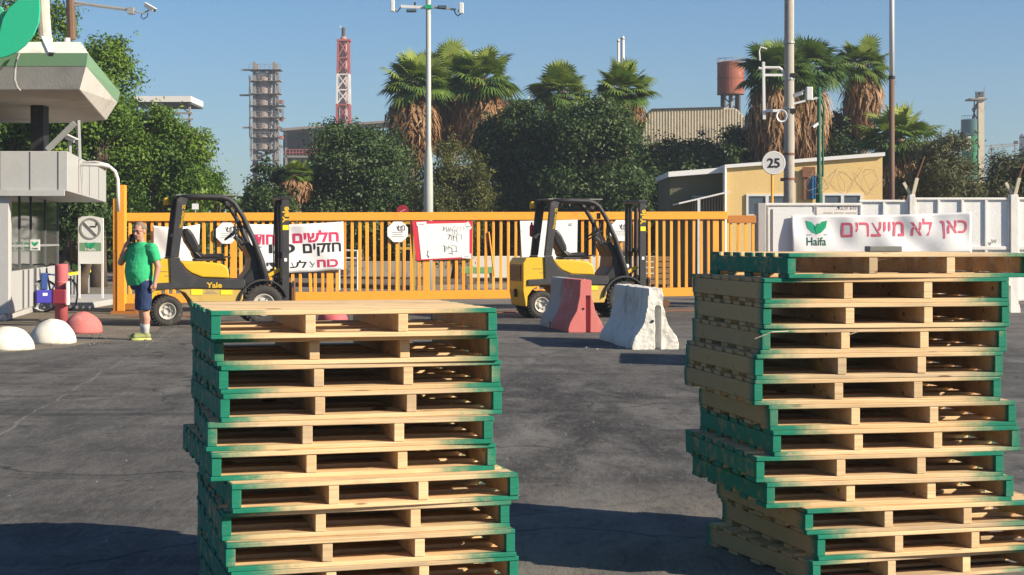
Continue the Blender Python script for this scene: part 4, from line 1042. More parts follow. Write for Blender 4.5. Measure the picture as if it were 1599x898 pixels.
def bwheel(x):
    w = MB().tube([(x+.34*math.cos(a),0,.35+.34*math.sin(a)) for a in np.linspace(0,2*math.pi,33)], .020, 8).build('wheel', M['tyre'], bk, smooth=True)
    MB().tube([(x+.315*math.cos(a),0,.35+.315*math.sin(a)) for a in np.linspace(0,2*math.pi,33)], .013, 6).build('rim', M['galv'], w, smooth=True)
    m = MB()
    for q in range(16):
        a = 2*math.pi*q/16; m.tube([(x,.02*(-1)**q,.35),(x+.31*math.cos(a),0,.35+.31*math.sin(a))], .0025, 4)
    m.build('spokes', M['galv'], w); return w
w_ = bwheel(0); w_.rotation_euler.z = R(-42); bwheel(1.05)
for a, b, r in (((.12,0,.88),(.28,0,.42),.022),((.28,0,.42),(.70,0,.80),.020),((.12,0,.82),(.66,0,.78),.018),((.28,0,.42),(1.05,0,.35),.014),((.70,0,.80),(1.05,0,.35),.014)):
    MB().tube([a, b], r, 8).build('frame_tube', M['bike_blue'], bk)
MB().tube([(.13,0,.95),(.12,0,.84),(.02,0,.45),(0,0,.35)], .018, 8).build('fork', M['bike_blue'], bk)
MB().tube([(.06,-.28,1.02),(.12,-.1,1.04),(.13,0,.98),(.12,.1,1.04),(.06,.28,1.02)], .014, 8).build('handlebar', M['black'], bk)
MB().ell((.72,0,.92), (.14,.08,.04), 12, 8).build('saddle', M['black'], bk, smooth=True)
MB().tube([(.70,0,.80),(.72,0,.90)], .014, 8).build('seat_post', M['galv'], bk)
MB().ell((.30,-.03,.42), (.09,.012,.09), 14, 8).build('chainring', M['black'], bk)
cr = MB(); cr.box(-.18,.18,-.18,-.05,.20,.48); cr = cr.build('crate', M['basket_blue'], bk, bevel=.015); cr.rotation_euler.z = R(-48)
MB().box(-.05,.05,-.188,-.182,.36,.42).build('reflector', M['white_metal'], cr)
MB().box(-.07,.07,-.11,-.05,.485,.85).build('bag', M['bike_blue'], cr, bevel=.02)

# ------------------------------------------------------------------ the man
def capsule(mb, p0, p1, r0, r1, n=12, flat0=False, flat1=False):
    p0, p1 = Vector(p0), Vector(p1); d = (p1-p0).normalized()
    pts = []; rs = []
    if not flat0:
        for a in (80, 55, 28): pts.append(p0 - d*r0*math.sin(R(a))); rs.append(r0*math.cos(R(a)))
    for t in (0, .5, 1): pts.append(p0.lerp(p1, t)); rs.append(r0 + (r1-r0)*t)
    if not flat1:
        for a in (28, 55, 80): pts.append(p1 + d*r1*math.sin(R(a))); rs.append(r1*math.cos(R(a)))
    mb.tube(pts, rs, n); return mb
def rings(mb, lst, n=24):
    """elliptical loft: (z, cx, cy, rx, ry)"""
    vs_ = []; fs = []
    for z, cx, cy, rx, ry in lst:
        for k in range(n):
            a = 2*math.pi*k/n; vs_.append((cx+rx*math.cos(a), cy+ry*math.sin(a), z))
    for i in range(len(lst)-1):
        for k in range(n): fs.append((i*n+k, i*n+(k+1)%n, (i+1)*n+(k+1)%n, (i+1)*n+k))
    fs.append(tuple(range(n))[::-1]); fs.append(tuple((len(lst)-1)*n+k for k in range(n)))
    return mb.add(vs_, fs)
def fuse(mb, name, mat, parent, vox, it=4, disp=0, dscale=.1):
    o = mb.build(name, mat, parent)
    m = o.modifiers.new('r', 'REMESH'); m.mode = 'VOXEL'; m.voxel_size = vox; m.use_smooth_shade = True
    m = o.modifiers.new('sm', 'SMOOTH'); m.iterations = it; m.factor = .5
    if disp:
        tx = bpy.data.textures.new('fold', 'CLOUDS'); tx.noise_scale = dscale
        d = o.modifiers.new('d', 'DISPLACE'); d.texture = tx; d.strength = disp
    return o
YM = 25.9
LR = Matrix.Rotation(R(-34), 3, 'Z')
def lo(x, y, z): return LR @ Vector((x, y, z)) + Vector((.035, .03, 0))
man = empty('person', (X(220,YM), YM, .006), R(-36), 'standing man in green shirt and navy shorts talking on a phone', 'person')
b = MB()
rings(b, [(.86,0,.0,.15,.12),(.95,0,-.01,.165,.13),(1.08,0,-.03,.175,.15),(1.22,0,-.02,.175,.14),(1.36,0,.0,.175,.115),(1.43,0,0,.16,.095),(1.50,0,.0,.075,.065)])
for s in (-1, 1):
    hp = lo(s*.105, .0, .92); kn = lo(s*.115, -.02, .50); an = lo(s*.115, .015, .10)
    capsule(b, hp, kn, .108, .070); capsule(b, kn, lo(s*.117,.016,.34), .064, .070); capsule(b, lo(s*.117,.016,.34), an, .070, .043)
    capsule(b, lo(s*.115,.04,.055), lo(s*.125,-.13,.04), .04, .036)
sh_l, el_l, wr_l = Vector((.235,.02,1.42)), Vector((.325,.06,1.14)), Vector((.325,.0,.91))
sh_r, el_r, wr_r = Vector((-.235,.0,1.42)), Vector((-.345,-.10,1.20)), Vector((-.20,-.115,1.485))
capsule(b, sh_l, el_l, .066, .052); capsule(b, el_l, wr_l, .052, .034)
capsule(b, sh_r, el_r, .066, .052); capsule(b, el_r, wr_r, .052, .034)
# left hand, hanging, slightly curled
capsule(b, wr_l + Vector((0,-.005,-.02)), wr_l + Vector((-.002,-.015,-.085)), .034, .036)
for k in range(4):
    q0 = wr_l + Vector((-.006, -.045+.022*k, -.095)); ln = (.036,.043,.041,.032)[k]
    q1 = q0 + Vector((-.010,-.004,-ln)); q2 = q1 + Vector((-.022,-.004,-ln*.62))
    capsule(b, q0, q1, .0105, .0095, 8); capsule(b, q1, q2, .0095, .008, 8)
q0 = wr_l + Vector((-.012,-.038,-.045)); q1 = q0 + Vector((-.012,-.024,-.034)); q2 = q1 + Vector((-.006,-.004,-.030))
capsule(b, q0, q1, .013, .011, 8); capsule(b, q1, q2, .011, .009, 8)
# right hand, holding the phone against the ear
pal = wr_r + Vector((.045,.055,.085))
capsule(b, wr_r + Vector((.008,.010,.015)), pal, .032, .036)
for k in range(4):
    q0 = pal + Vector((-.012,-.030+.020*k,.022-.004*k)); q1 = q0 + Vector((.008,.004,.036)); q2 = q1 + Vector((.030,.0,.016))
    capsule(b, q0, q1, .0105, .0095, 8); capsule(b, q1, q2, .0095, .008, 8)
q0 = pal + Vector((.0,-.032,-.02)); q1 = q0 + Vector((.014,-.022,.024)); q2 = q1 + Vector((.022,.0,.022))
capsule(b, q0, q1, .013, .011, 8); capsule(b, q1, q2, .011, .009, 8)
# neck and head, tipped a little down
capsule(b, (0,.012,1.46), (0,-.012,1.58), .066, .060)
hc = Vector((0,-.03,1.685)); hr_ = Euler((R(10), 0, R(14))).to_matrix()
HS = 1.02
def hp_(x, y, z): return hc + hr_ @ Vector((x*HS, y*HS, z*HS))
b.ell(hp_(0,.012,.03), (0.0894,0.1090,0.1145), 20, 14, hr_); b.ell(hp_(0,-.022,-.045), (0.0741,0.0828,0.0894), 18, 12, hr_)
b.ell(hp_(0,-.065,-.095), (0.0392,0.0349,0.0305), 12, 8, hr_)
b.ell(hp_(0,-.030,-.100), (0.0600,0.0600,0.0392), 12, 8, hr_)
capsule(b, hp_(0,-.090,.022), hp_(0,-.118,-.022), .011, .017, 8)
b.ell(hp_(0,-.092,.034), (0.0654,0.0153,0.0131), 12, 8, hr_)
b.ell(hp_(0,-.094,-.058), (0.0305,0.0131,0.0131), 12, 8, hr_)
for s in (-1, 1): 
    b.ell(hp_(s*.085,.018,-.005), (0.0142,0.0262,0.0392), 10, 8, hr_); b.ell(hp_(s*.045,-.070,-.012), (0.0283,0.0240,0.0240), 10, 8, hr_)
body = fuse(b, 'body', M['skin'], man, .0065, 3)
h = MB(); h.ell(hp_(0,.024,.038), (.098,.115,.113), 22, 16, hr_)
h.v = [v for v in h.v]
hair = h.build('hair', M['hair'], man, smooth=True)
bm = bmesh.new(); bm.from_mesh(hair.data)
inv = hr_.inverted()
kill = [v for v in bm.verts if (lambda q: q.y < -.045 - .0*q.z and q.z < .085 or q.z < -.02 or (q.z < .03 and q.y < .0))(inv @ (v.co - hc))]
bmesh.ops.delete(bm, geom=kill, context='VERTS'); bm.to_mesh(hair.data); bm.free()
m_ = hair.modifiers.new('s', 'SOLIDIFY'); m_.thickness = .006
g = MB()
for s in (-1, 1):
    c = hp_(s*.036,-.105,.008)
    g.tube([c + hr_ @ Vector((.022*math.cos(a),0,.015*math.sin(a))) for a in np.linspace(0,6.283,13)], .0020, 5)
    g.tube([hp_(s*.063,-.105,.012), hp_(s*.086,-.02,.014), hp_(s*.090,.02,.006)], .0025, 5)
    MB().ell(hp_(s*.035,-.087,.006), (.012,.008,.007), 10, 6, hr_).build('eye', M['ink_black'], man)
    MB().tube([hp_(s*.018,-.103,.036), hp_(s*.04,-.103,.040), hp_(s*.06,-.092,.034)], .005, 6).build('eyebrow', M['hair'], man)
g.tube([hp_(-.010,-.109,.010), hp_(.010,-.109,.010)], .0020, 5); g.build('glasses', M['ink_black'], man)
MB().tube([hp_(-.026,-.098,-.054), hp_(0,-.108,-.057), hp_(.026,-.098,-.054)], .0025, 6).build('mouth', paint('lip', (.30,.10,.08), .5, .05), man)
t_ = MB()
rings(t_, [(.845,0,-.005,.222,.188),(.93,0,-.026,.224,.195),(1.06,0,-.045,.228,.208),(1.20,0,-.034,.226,.192),(1.34,0,-.005,.228,.160),(1.42,0,.0,.222,.135),(1.475,0,.0,.150,.105),(1.52,0,.002,.085,.080)])
for s_, e_ in ((sh_l, el_l), (sh_r, el_r)):
    sd = 1 if s_.x > 0 else -1
    capsule(t_, s_ + Vector((-.04*sd,0,.0)), s_ + Vector((.01*sd,0,-.04)), .094, .094, 14)
    capsule(t_, s_ + Vector((.0,0,.0)), s_.lerp(e_, .72), .088, .082, 14, False, True)
fuse(t_, 'shirt', M['shirt'], man, .008, 5, .016, .10)
t_ = MB(); rings(t_, [(.78,.02,.015,.175,.165),(.87,.01,-.0,.200,.175),(.925,0,-.015,.205,.175)])
for s in (-1, 1): capsule(t_, lo(s*.105,.0,.86), lo(s*.122,-.015,.465), .130, .108, 14, False, True)
fuse(t_, 'shorts', M['shorts'], man, .009, 3, .018, .1)
for s in (-1, 1):
    t_ = MB(); capsule(t_, lo(s*.116,.015,.09), lo(s*.117,.014,.245), .047, .064, 12, False, True); t_.build('sock', M['sock'], man, smooth=True)
    t_ = MB(); capsule(t_, lo(s*.115,.045,.065), lo(s*.128,-.15,.052), .047, .041); capsule(t_, lo(s*.115,.03,.06), lo(s*.116,.02,.105), .05, .052)
    sho = fuse(t_, 'shoe', M['shoe'], man, .006, 3)
    sp = [(s*.115+.048*math.cos(a) + (s*.013 if math.sin(a) < 0 else 0), -.055+.155*math.sin(a)) for a in np.linspace(0, 6.283, 25)[:-1]]
    sp = [tuple(lo(u_, v_, 0)[:2]) for u_, v_ in sp]
    MB().prism(sp, .0, .032, 'xy').build('sole', M['sole'], sho, bevel=.006)
    for q in range(3): MB().tube([lo(s*.125-.03, -.05-.025*q, .098-.008*q), lo(s*.125, -.052-.025*q, .106-.008*q), lo(s*.125+.03, -.05-.025*q, .098-.008*q)], .004, 5).build('lace', M['sole'], sho)
ph = empty('mobile_phone', man.location, man.rotation_euler.z, 'dark mobile phone held to the ear of the man in green', 'phone')
pc = pal + Vector((.030,-.005,.020))
MB().bar(pc + Vector((-.008,-.03,-.06)), pc + Vector((.012,.03,.07)), .010, .062, up=(0,1,.2)).build('phone_case', M['vinyl'], ph, bevel=.004)

# ------------------------------------------------------------------ poles, lamps, signs
lp = empty('lamp_pole', (X(669,50),50,0), 0, 'tall pale lamp pole with cross arms and floodlights behind the gate', 'lamp pole')
MB().lathe([(.14,0),(.14,3.0),(.125,3.9),(.085,4.35),(.08,4.4),(.072,9.9),(.01,9.91)], 16).build('pole', M['pole_pale'], lp, smooth=True)
k = 50/F
def q_(px, py): return ((px-669)*k, 0, HC + (HY-py)*k)
MB().bar(q_(626,10), q_(667,12), .075, .085).build('cross_arm', M['white_metal'], lp)
MB().bar(q_(671,11), q_(712,15), .06, .06).build('cross_arm', M['galv'], lp)
MB().box(-.10,.10,-.10,.10,Z(14,50),Z(8,50)).build('clamp', M['leaf_green'], lp)
MB().tube([q_(626,11), q_(622,17), q_(619,19), q_(616,14)], .018, 6).build('cable', M['black'], lp)
MB().tube([q_(709,15), q_(711,21), q_(715,25), q_(719,22)], .018, 6).build('cable', M['black'], lp)
for (a, c_, e, f_) in ((610.5,616.5,1,19), (717,724,5,22)):
    p0, p1 = q_(a, f_), q_(c_, e)
    MB().box(p0[0], p1[0], -.16, .0, p0[2], p1[2]).build('antenna_panel', M['white_metal'], lp, bevel=.02)
    MB().box(p0[0]-.04 if a > 669 else p1[0], p0[0] if a > 669 else p1[0]+.05, -.04,.0, p0[2]+.06, p0[2]+.12).build('bracket', M['galv'], lp)
for (a, c_, e, f_) in ((635,650,14,20), (684,697,8,15)):
    p0, p1 = q_(a, f_), q_(c_, e)
    fl = MB().prism([(-.12,p0[2]),(.14,p0[2]+.03),(.14,p1[2]),(-.10,p1[2]-.02)], p0[0], p1[0], 'yz').build('floodlight', M['charcoal'], lp, bevel=.01)
    MB().box(p0[0]+.03, p1[0]-.03, -.135, -.122, p0[2]+.025, p1[2]-.03).build('lamp_glass', M['window'], fl)
MB().tube([q_(648,9), q_(648,5.5), (q_(648,5)[0], -.06, q_(648,5)[2])], .03, 8).build('sensor', M['charcoal'], lp)

cp = empty('concrete_pole', (X(1232,43),43,0), 0, 'tall concrete utility pole with conduit and side antenna frame behind the wall', 'utility pole')
k = 43/F
def q_(px, py, y=0): return ((px-1232)*k, y, HC + (HY-py)*k)
MB().lathe([(.15,0),(.135,3.5),(.115,8.0),(.10,10.5),(.01,10.52)], 14).build('pole', M['old_concrete'], cp, smooth=True)
MB().tube([q_(1239,320,-.02), q_(1238.5,180,-.02), q_(1238,90,-.02), q_(1238,-60,-.02)], .028, 6).build('conduit', M['galv'], cp)
for py in (68, 125, 170, 242, 281):
    zz = HC + (HY-py)*k
    MB().lathe([(.10,zz),(.152,zz),(.152,zz+.05),(.10,zz+.05)], 14).build('strap', M['rust'] if py > 240 else M['galv'], cp)
MB().box(-.22,.22,-.05,.03,HC+(HY-283)*k,HC+(HY-278)*k).build('clamp_plate', M['rust'], cp)
MB().bar(q_(1192.5,187,-.05), q_(1191.5,97,-.05), .075).build('side_bar', M['white_metal'], cp, bevel=.01)
MB().tube([q_(1193,106,-.05), q_(1216,106,-.05), q_(1221,109,-.03), q_(1226,116,0)], .035, 8).build('support_arm', M['white_metal'], cp)
MB().bar(q_(1194,117.5,-.05), q_(1228,117.5,-.02), .06).build('support_arm', M['white_metal'], cp)
MB().bar(q_(1194,173,-.05), q_(1228,173,-.02), .07).build('support_arm', M['white_metal'], cp)
for py in (118, 173): MB().box(.03,.16,-.14,-.03,HC+(HY-py-4)*k,HC+(HY-py+3)*k).build('clamp', M['black'], cp)
MB().tube([q_(1186,95,-.05), q_(1185,80,-.05), q_(1187,74,-.05), q_(1197,77,-.05)], .022, 6).build('small_antenna', M['white_metal'], cp)
MB().tube([q_(1190,108,-.05), q_(1184,107,-.05)], .04, 8).build('insulator', M['white_metal'], cp)
for i in range(3):
    MB().tube([(q_(1219,0)[0] + (.11+.012*i)*math.cos(a), -.14-.012*i, HC+(HY-182)*k + (.13+.012*i)*math.sin(a)) for a in np.linspace(0,6.283,21)], .014, 6).build('cable_coil', M['white_metal'], cp)
for px, py, dv_, lab in ((1246,148,(1,-.3,.35),'white camera box pointing up right beside the concrete pole'), (1273,196,(-.8,-.4,-.55),'tilted white camera box low on the dark green pole')):
    o, p = camera_box('security_camera', px, py, 42.6 if px == 1246 else 45.4, .25 if px == 1246 else .19, dv_, lab)
fp = empty('floodlight_box', (0,0,0), 0, 'upright white box on a bracket between concrete and green poles', 'lamp box')
p = P(1263.5,146,44); MB().box(p.x-.085, p.x+.085, 43.9, 44.1, Z(157,44), Z(136,44)).build('housing', M['white_metal'], fp, bevel=.02)
MB().bar(P(1238,162,43.3), P(1275,153,44.6), .05).build('bracket_arm', M['galv'], fp); MB().bar(P(1275,153,44.6), P(1279,153,45.2), .04).build('bracket_arm', M['pole_green'], fp)
gp2 = empty('green_pole', (X(1279,45.5),45.5,0), 0, 'slim dark green pole overgrown with dry creeper behind the wall', 'pole')
MB().lathe([(.10,0),(.09,3.2),(.06,3.4),(.055,5.75),(.01,5.76)], 12).build('pole', M['pole_green'], gp2, smooth=True)
MB().tube([(.10,0,3.3),(.11,0,4.6),(.13,0,5.2),(.03,0,5.5)], .03, 8).build('conduit', M['pole_green'], gp2)
fg = empty('flag_pole', (X(1392.5,48),48,0), 0, 'tall pole with white upper half and rusty brown lower half behind the wall', 'pole')
MB().lathe([(.085,0),(.08,6.3)], 14).build('lower_pole', M['flag_brown'], fg, smooth=True)
MB().lathe([(.075,6.302),(.068,11),(.005,11.01)], 14).build('upper_pole', M['white_metal'], fg, smooth=True)
MB().lathe([(.10,6.22),(.10,6.30)], 14).build('joint_ring', M['black'], fg)
s25 = empty('speed_sign', (X(1208,39.9),39.9,0), 0, 'round pale speed sign with the number 25 on an orange post', 'sign')
k = 39.9/F; zc = Z(254.5,39.9)
MB().lathe([(.005,-.012),(18*k,-.012),(18.6*k,0),(18*k,.012),(.005,.012)], 40, (0,0,zc), 'y').build('disc', paint('sign_grey_white', (.62,.62,.60), .45, .25), s25)
MB().ring([(16.6*k,-.016),(17.6*k,-.016),(17.6*k,-.0125),(16.6*k,-.0125)], 40, (0,0,zc), 'y').build('rim_ring', M['wall_white'], s25)
lettering('25', M['ink_black'], s25, 0, -.019, zc, 19.5*k, 15*k, .022)
MB().tube([(-.03,.03,2.0),(-.03,.03,zc)], .032, 10).build('post', M['orange'], s25)
# traffic disc behind the gate, small white sign and grey pole
td = empty('traffic_disc', (X(629,47),47,0), 0, 'round dark red traffic disc just above the gate rail by the lamp pole', 'sign')
MB().lathe([(.005,-.01),(.165,-.01),(.165,.01),(.005,.01)], 28, (0,0,Z(329,47)), 'y').build('disc', M['sign_red'], td)
MB().tube([(0,.03,0),(0,.03,Z(332,47))], .03, 8).build('post', M['galv'], td)
MB().bar((-.07,-.016,Z(331,47)), (.07,-.016,Z(327,47)), .05, .01).build('slash', M['paper'], td)
sw_ = empty('small_sign', (X(305,46),46,0), 0, 'small white rectangular sign on a thin post seen through the left cab', 'sign')
MB().box(-.09,.09,-.01,.01,Z(327,46),Z(318,46)).build('plate', M['paper'], sw_); MB().tube([(0,.02,0),(0,.02,Z(327,46))], .018, 6).build('post', M['galv'], sw_)
# razor wire along the wall
rw = MB(); rg = random.Random(4)
for j in range(2):
    pts = []; ph0 = rg.random()*6
    for i in range(46):
        u = i/45; px = 1258 + 118*u + 9*math.sin(i*1.3+ph0)
        pts.append(P(px, 288 - 22*math.sin(i*.83 + ph0 + j)*(.5+.5*rg.random()) - 6*j, 42 + .35*math.cos(i*.83 + j)))
    sm = []
    for i in range(len(pts)-1):
        sm += [pts[i].lerp(pts[i+1], t) for t in (0,.33,.66)]
    rw.tube(sm, .0045, 4)
o = rw.build('razor_wire', M['wire']); tag(o, 'tangled rusty wire coils above the wall before the ochre house', 'wire')

# ------------------------------------------------------------------ ochre house and annex behind the wall
oh = empty('ochre_house', (0,0,0), 0, 'ochre yellow single storey house with white roof edge and windows', 'house')
YH = 54.0
xa, xb = X(1134,YH), X(1378,YH)
MB().prism([(xa,0),(xb,0),(xb,Z(244,YH)),(xa,Z(263,YH))], YH, YH+5).build('wall', M['ochre'], oh)
MB().prism([(xa-.06,Z(263,YH)+.004),(xb+.06,Z(244,YH)+.004),(xb+.06,Z(238,YH)),(xa-.06,Z(257.5,YH))], YH-.12, YH+5.1).build('roof', M['roof_white'], oh)
def win(a, b, py0, py1):
    x0, x1, z0, z1 = X(a,YH), X(b,YH), Z(py1,YH), Z(py0,YH)
    fr = MB()
    for bx in ((x0,x1,z1-.07,z1),(x0,x1,z0,z0+.07),(x0,x0+.07,z0+.072,z1-.072),(x1-.07,x1,z0+.072,z1-.072),((x0+x1)/2-.05,(x0+x1)/2+.05,z0+.072,z1-.072)): fr.box(bx[0],bx[1],YH-.06,YH+.04,bx[2],bx[3])
    f = fr.build('window', M['white_metal'], oh)
    MB().box(x0+.05,x1-.05,YH-.02,YH-.003,z0+.05,z1-.05).build('pane', M['window'], f)
win(1165,1230,303,338); win(1284,1346,302,338)
MB().box(X(1254,YH),X(1258,YH),YH-.10,YH-.002,Z(312,YH),Z(263,YH)).build('shutter_frame', M['rust'], oh); MB().box(X(1252,YH),X(1272,YH),YH-.14,YH-.102,Z(277,YH),Z(261,YH)).build('shutter_box', M['rust'], oh)
MB().box(X(1258.5,YH),X(1270,YH),YH-.05,YH-.002,Z(312,YH),Z(277,YH)).build('shutter', M['far_steel'], oh)
cl = MB()
for i in range(7): cl.box(X(1265,YH)+i*.045, X(1265,YH)+i*.045+.042, YH-.14-.02*(i%2), YH-.10, Z(311,YH), Z(274+i%3,YH))
tag(cl.build('blue_tarpaulin', M['tarp_blue']), 'narrow blue tarpaulin hanging on the ochre house wall', 'tarpaulin')
MB().tube([(xa-.05,YH-.08,0),(xa-.05,YH-.08,Z(262,YH))], .05, 8).build('downpipe', M['roof_white'], oh)
an = empty('site_annex', (0,0,0), 0, 'olive grey lean-to annex with white roof edge and awning left of the ochre house', 'annex')
YA = 55.0
x0, x1 = X(1046,YA), X(1131,YA)
MB().prism([(x0,0),(x1,0),(x1,Z(270,YA)),(x0,Z(277,YA))], YA, YA+4.5).build('wall', M['olive_wall'], an)
MB().prism([(x0-.08,Z(277,YA)+.003),(x1+.02,Z(270,YA)+.003),(x1+.02,Z(262,YA)),(x0-.08,Z(269,YA))], YA-.35, YA+4.6).build('roof', M['roof_white'], an)
m = MB()
for i in range(9): m.box(x0+.10, x0+.10+.5, YA-.012, YA-.002, Z(312-i*4,YA), Z(314-i*4,YA)+.05)
m.build('louvre', M['far_steel'], an)
MB().bar((X(1050,YA),YA-1.1,Z(319,YA-1)),(X(1126,YA),YA-1.1,Z(301,YA-1)), 2.1, .05).build('awning', M['roof_white'], an)
m = MB()
for i in range(11): m.box(X(1082+i*4.4,YA), X(1082+i*4.4,YA)+.05, YA-.05, YA-.006, .1, Z(308,YA))
dr = MB().box(X(1081,YA),X(1130,YA),YA-.03,YA-.003,.06,Z(306,YA)).build('door_panel', M['galv'], an); m.build('door_rib', M['clad_dark'], dr)
MB().box(X(1078,YA),X(1082,YA),YA-2.15,YA-2.05,0,Z(312,YA-1.9)).build('awning_post', M['white_metal'], an)
# crate behind the gate
ct = MB(); y = 46.0
for i in range(5): ct.box(X(1000,y), X(1047,y), y-.02, y, .35+i*.16, .48+i*.16)
co = empty('wooden_crate', (0,0,0), 0, 'brown slatted wooden crate behind the gate right of the forklift mast', 'crate')
ct.build('slats', M['old_wood'], co)
for px in (1003, 1024, 1044): MB().box(X(px,y)-.04, X(px,y)+.04, y+.003, y+.06, .0, 1.12).build('batten', M['old_wood'], co)

# things seen through the gate bars
lw = MB().box(X(735,64), X(1046,64), 64, 64.35, 0, Z(400,64)).build('low_wall', M['wall_white'], bevel=.02); tag(lw, 'low pale wall beyond the gate under the dark trees', 'wall')
lw = MB().box(X(470,66), X(734,66), 66, 66.3, 0, Z(408,66)).build('low_wall', M['old_concrete'], bevel=.02); tag(lw, 'low brown concrete wall beyond the gate left of the red board', 'wall')
gb = empty('green_bench', (0,0,0), 0, 'low green topped bench seen through the gate bars', 'bench')
MB().box(X(720,55),X(772,55),54.8,55.3,Z(427,55),Z(417,55)).build('seat', M['green_roof'], gb, bevel=.02)
for px in (725, 767): MB().box(X(px,55)-.06,X(px,55)+.06,54.85,55.25,.0,Z(427,55)-.002).build('leg', M['far_dark'], gb)
yf = empty('yellow_frame', (0,0,0), 0, 'yellow steel frame standing behind the octagonal placard beyond the gate', 'frame')
for px in (622, 646): MB().box(X(px,45)-.04,X(px,45)+.04,45,45.08,0,Z(346,45)).build('upright', M['yellow_dirty'], yf)
for py in (348, 368, 388): MB().box(X(622,45)+.042,X(646,45)-.042,45.01,45.07,Z(py+2,45),Z(py-2,45)).build('rung', M['yellow_dirty'], yf)
wr = empty('white_handrail', (0,0,0), 0, 'low white pipe handrail beyond the gate behind the cloth banner', 'rail')
for py in (390, 402): MB().tube([P(520,py,52), P(565,py+2,52)], .03, 6).build('rail', M['white_metal'], wr)
for px in (530, 558): MB().tube([(X(px,52),52,0), (X(px,52),52,Z(390,52))], .03, 6).build('upright', M['white_metal'], wr)

# ------------------------------------------------------------------ trees
def leaf_quads(cen, nrm, L, W, rg):
    n = len(cen)
    a = rg.normal(size=(n,3)); a -= (a*nrm).sum(1,keepdims=True)*nrm; a /= np.linalg.norm(a,axis=1,keepdims=True)+1e-9
    b = np.cross(nrm, a)
    L = L*rg.uniform(.45,1.45,(n,1)); W = W*rg.uniform(.5,1.4,(n,1))
    bend = nrm*L*.16
    v = np.stack([cen - a*L/2, cen + b*W/2 + bend, cen + a*L/2, cen - b*W/2 + bend], 1)
    return v.reshape(-1,3), np.arange(n*4).reshape(n,4)
def crown(name, blobs, n, L, W, mat, parent, seed, spread=.34, per=16, up=.45, droop=0.0):
    rg = np.random.default_rng(seed)
    vol = np.array([(r[0]*r[1]*r[2])**.67 for _, r in blobs]); vol /= vol.sum()
    cen = []; nrm = []; tint = []
    for (c, r), w in zip(blobs, vol):
        c = np.array(c); r = np.array(r); rm = r.mean()
        nb = int(np.clip(16*rm, 14, 46))                     # boughs that each carry a clump of leaves
        bd = rg.normal(size=(nb,3)); bd /= np.linalg.norm(bd,axis=1,keepdims=True)
        bc = c + bd*r*rg.uniform(.62,.95,(nb,1)); br = rm*rg.uniform(.20,.40,nb); bt = rg.uniform(0,1,nb)
        k = max(6, int(n*w/per))
        bi = rg.integers(0, nb, k)
        d = rg.normal(size=(k,3)) + bd[bi]*.7; d /= np.linalg.norm(d,axis=1,keepdims=True)
        rad = np.where(rg.random(k) < .25, rg.uniform(.2,.8,k), rg.uniform(.85,1.1,k))
        cc = bc[bi] + d*(br[bi]*rad)[:,None]*np.array([1,1,.8])
        sp_ = min(spread, .16*rm+.06)
        off = rg.normal(size=(k,per,3))*sp_*np.array([1,1,.7])
        if droop: off[:,:,2] -= droop*np.abs(off[:,:,0])
        pts = (cc[:,None,:] + off).reshape(-1,3)
        nn = np.repeat(d,per,0)*.75 + rg.normal(size=(k*per,3))*.5 + np.array([0,0,up])
        nn /= np.linalg.norm(nn,axis=1,keepdims=True)+1e-9
        cen.append(pts); nrm.append(nn); tint.append(np.repeat(bt[bi]*.5 + rg.uniform(0,.25,k),per) + rg.uniform(0,.3,k*per))
    for (c, r), w in zip(blobs, vol):                      # sprigs that stick out of the outline
        c = np.array(c); r = np.array(r); q = max(4, int(n*w/520))
        d = rg.normal(size=(q,3)); d[:,2] = np.abs(d[:,2])*.8 - .1; d /= np.linalg.norm(d,axis=1,keepdims=True)
        t_ = rg.uniform(0,1,(q,14,1))
        ax_ = d + rg.normal(size=(q,3))*.35
        pts = (c + d*r*.95)[:,None,:] + ax_[:,None,:]*t_*rg.uniform(.25,.6,(q,1,1)) + rg.normal(size=(q,14,3))*.06
        pts = pts.reshape(-1,3); nn = rg.normal(size=pts.shape) + np.array([0,0,.5]); nn /= np.linalg.norm(nn,axis=1,keepdims=True)
        cen.append(pts); nrm.append(nn); tint.append(rg.uniform(.3,1,len(pts)))
    cen = np.concatenate(cen); nrm = np.concatenate(nrm); tint = np.concatenate(tint)
    keep = cen[:,2] > .15; cen, nrm, tint = cen[keep], nrm[keep], tint[keep]
    v, f = leaf_quads(cen, nrm, L, W, rg)
    return set_np(name, mat, v, f, parent, tint)
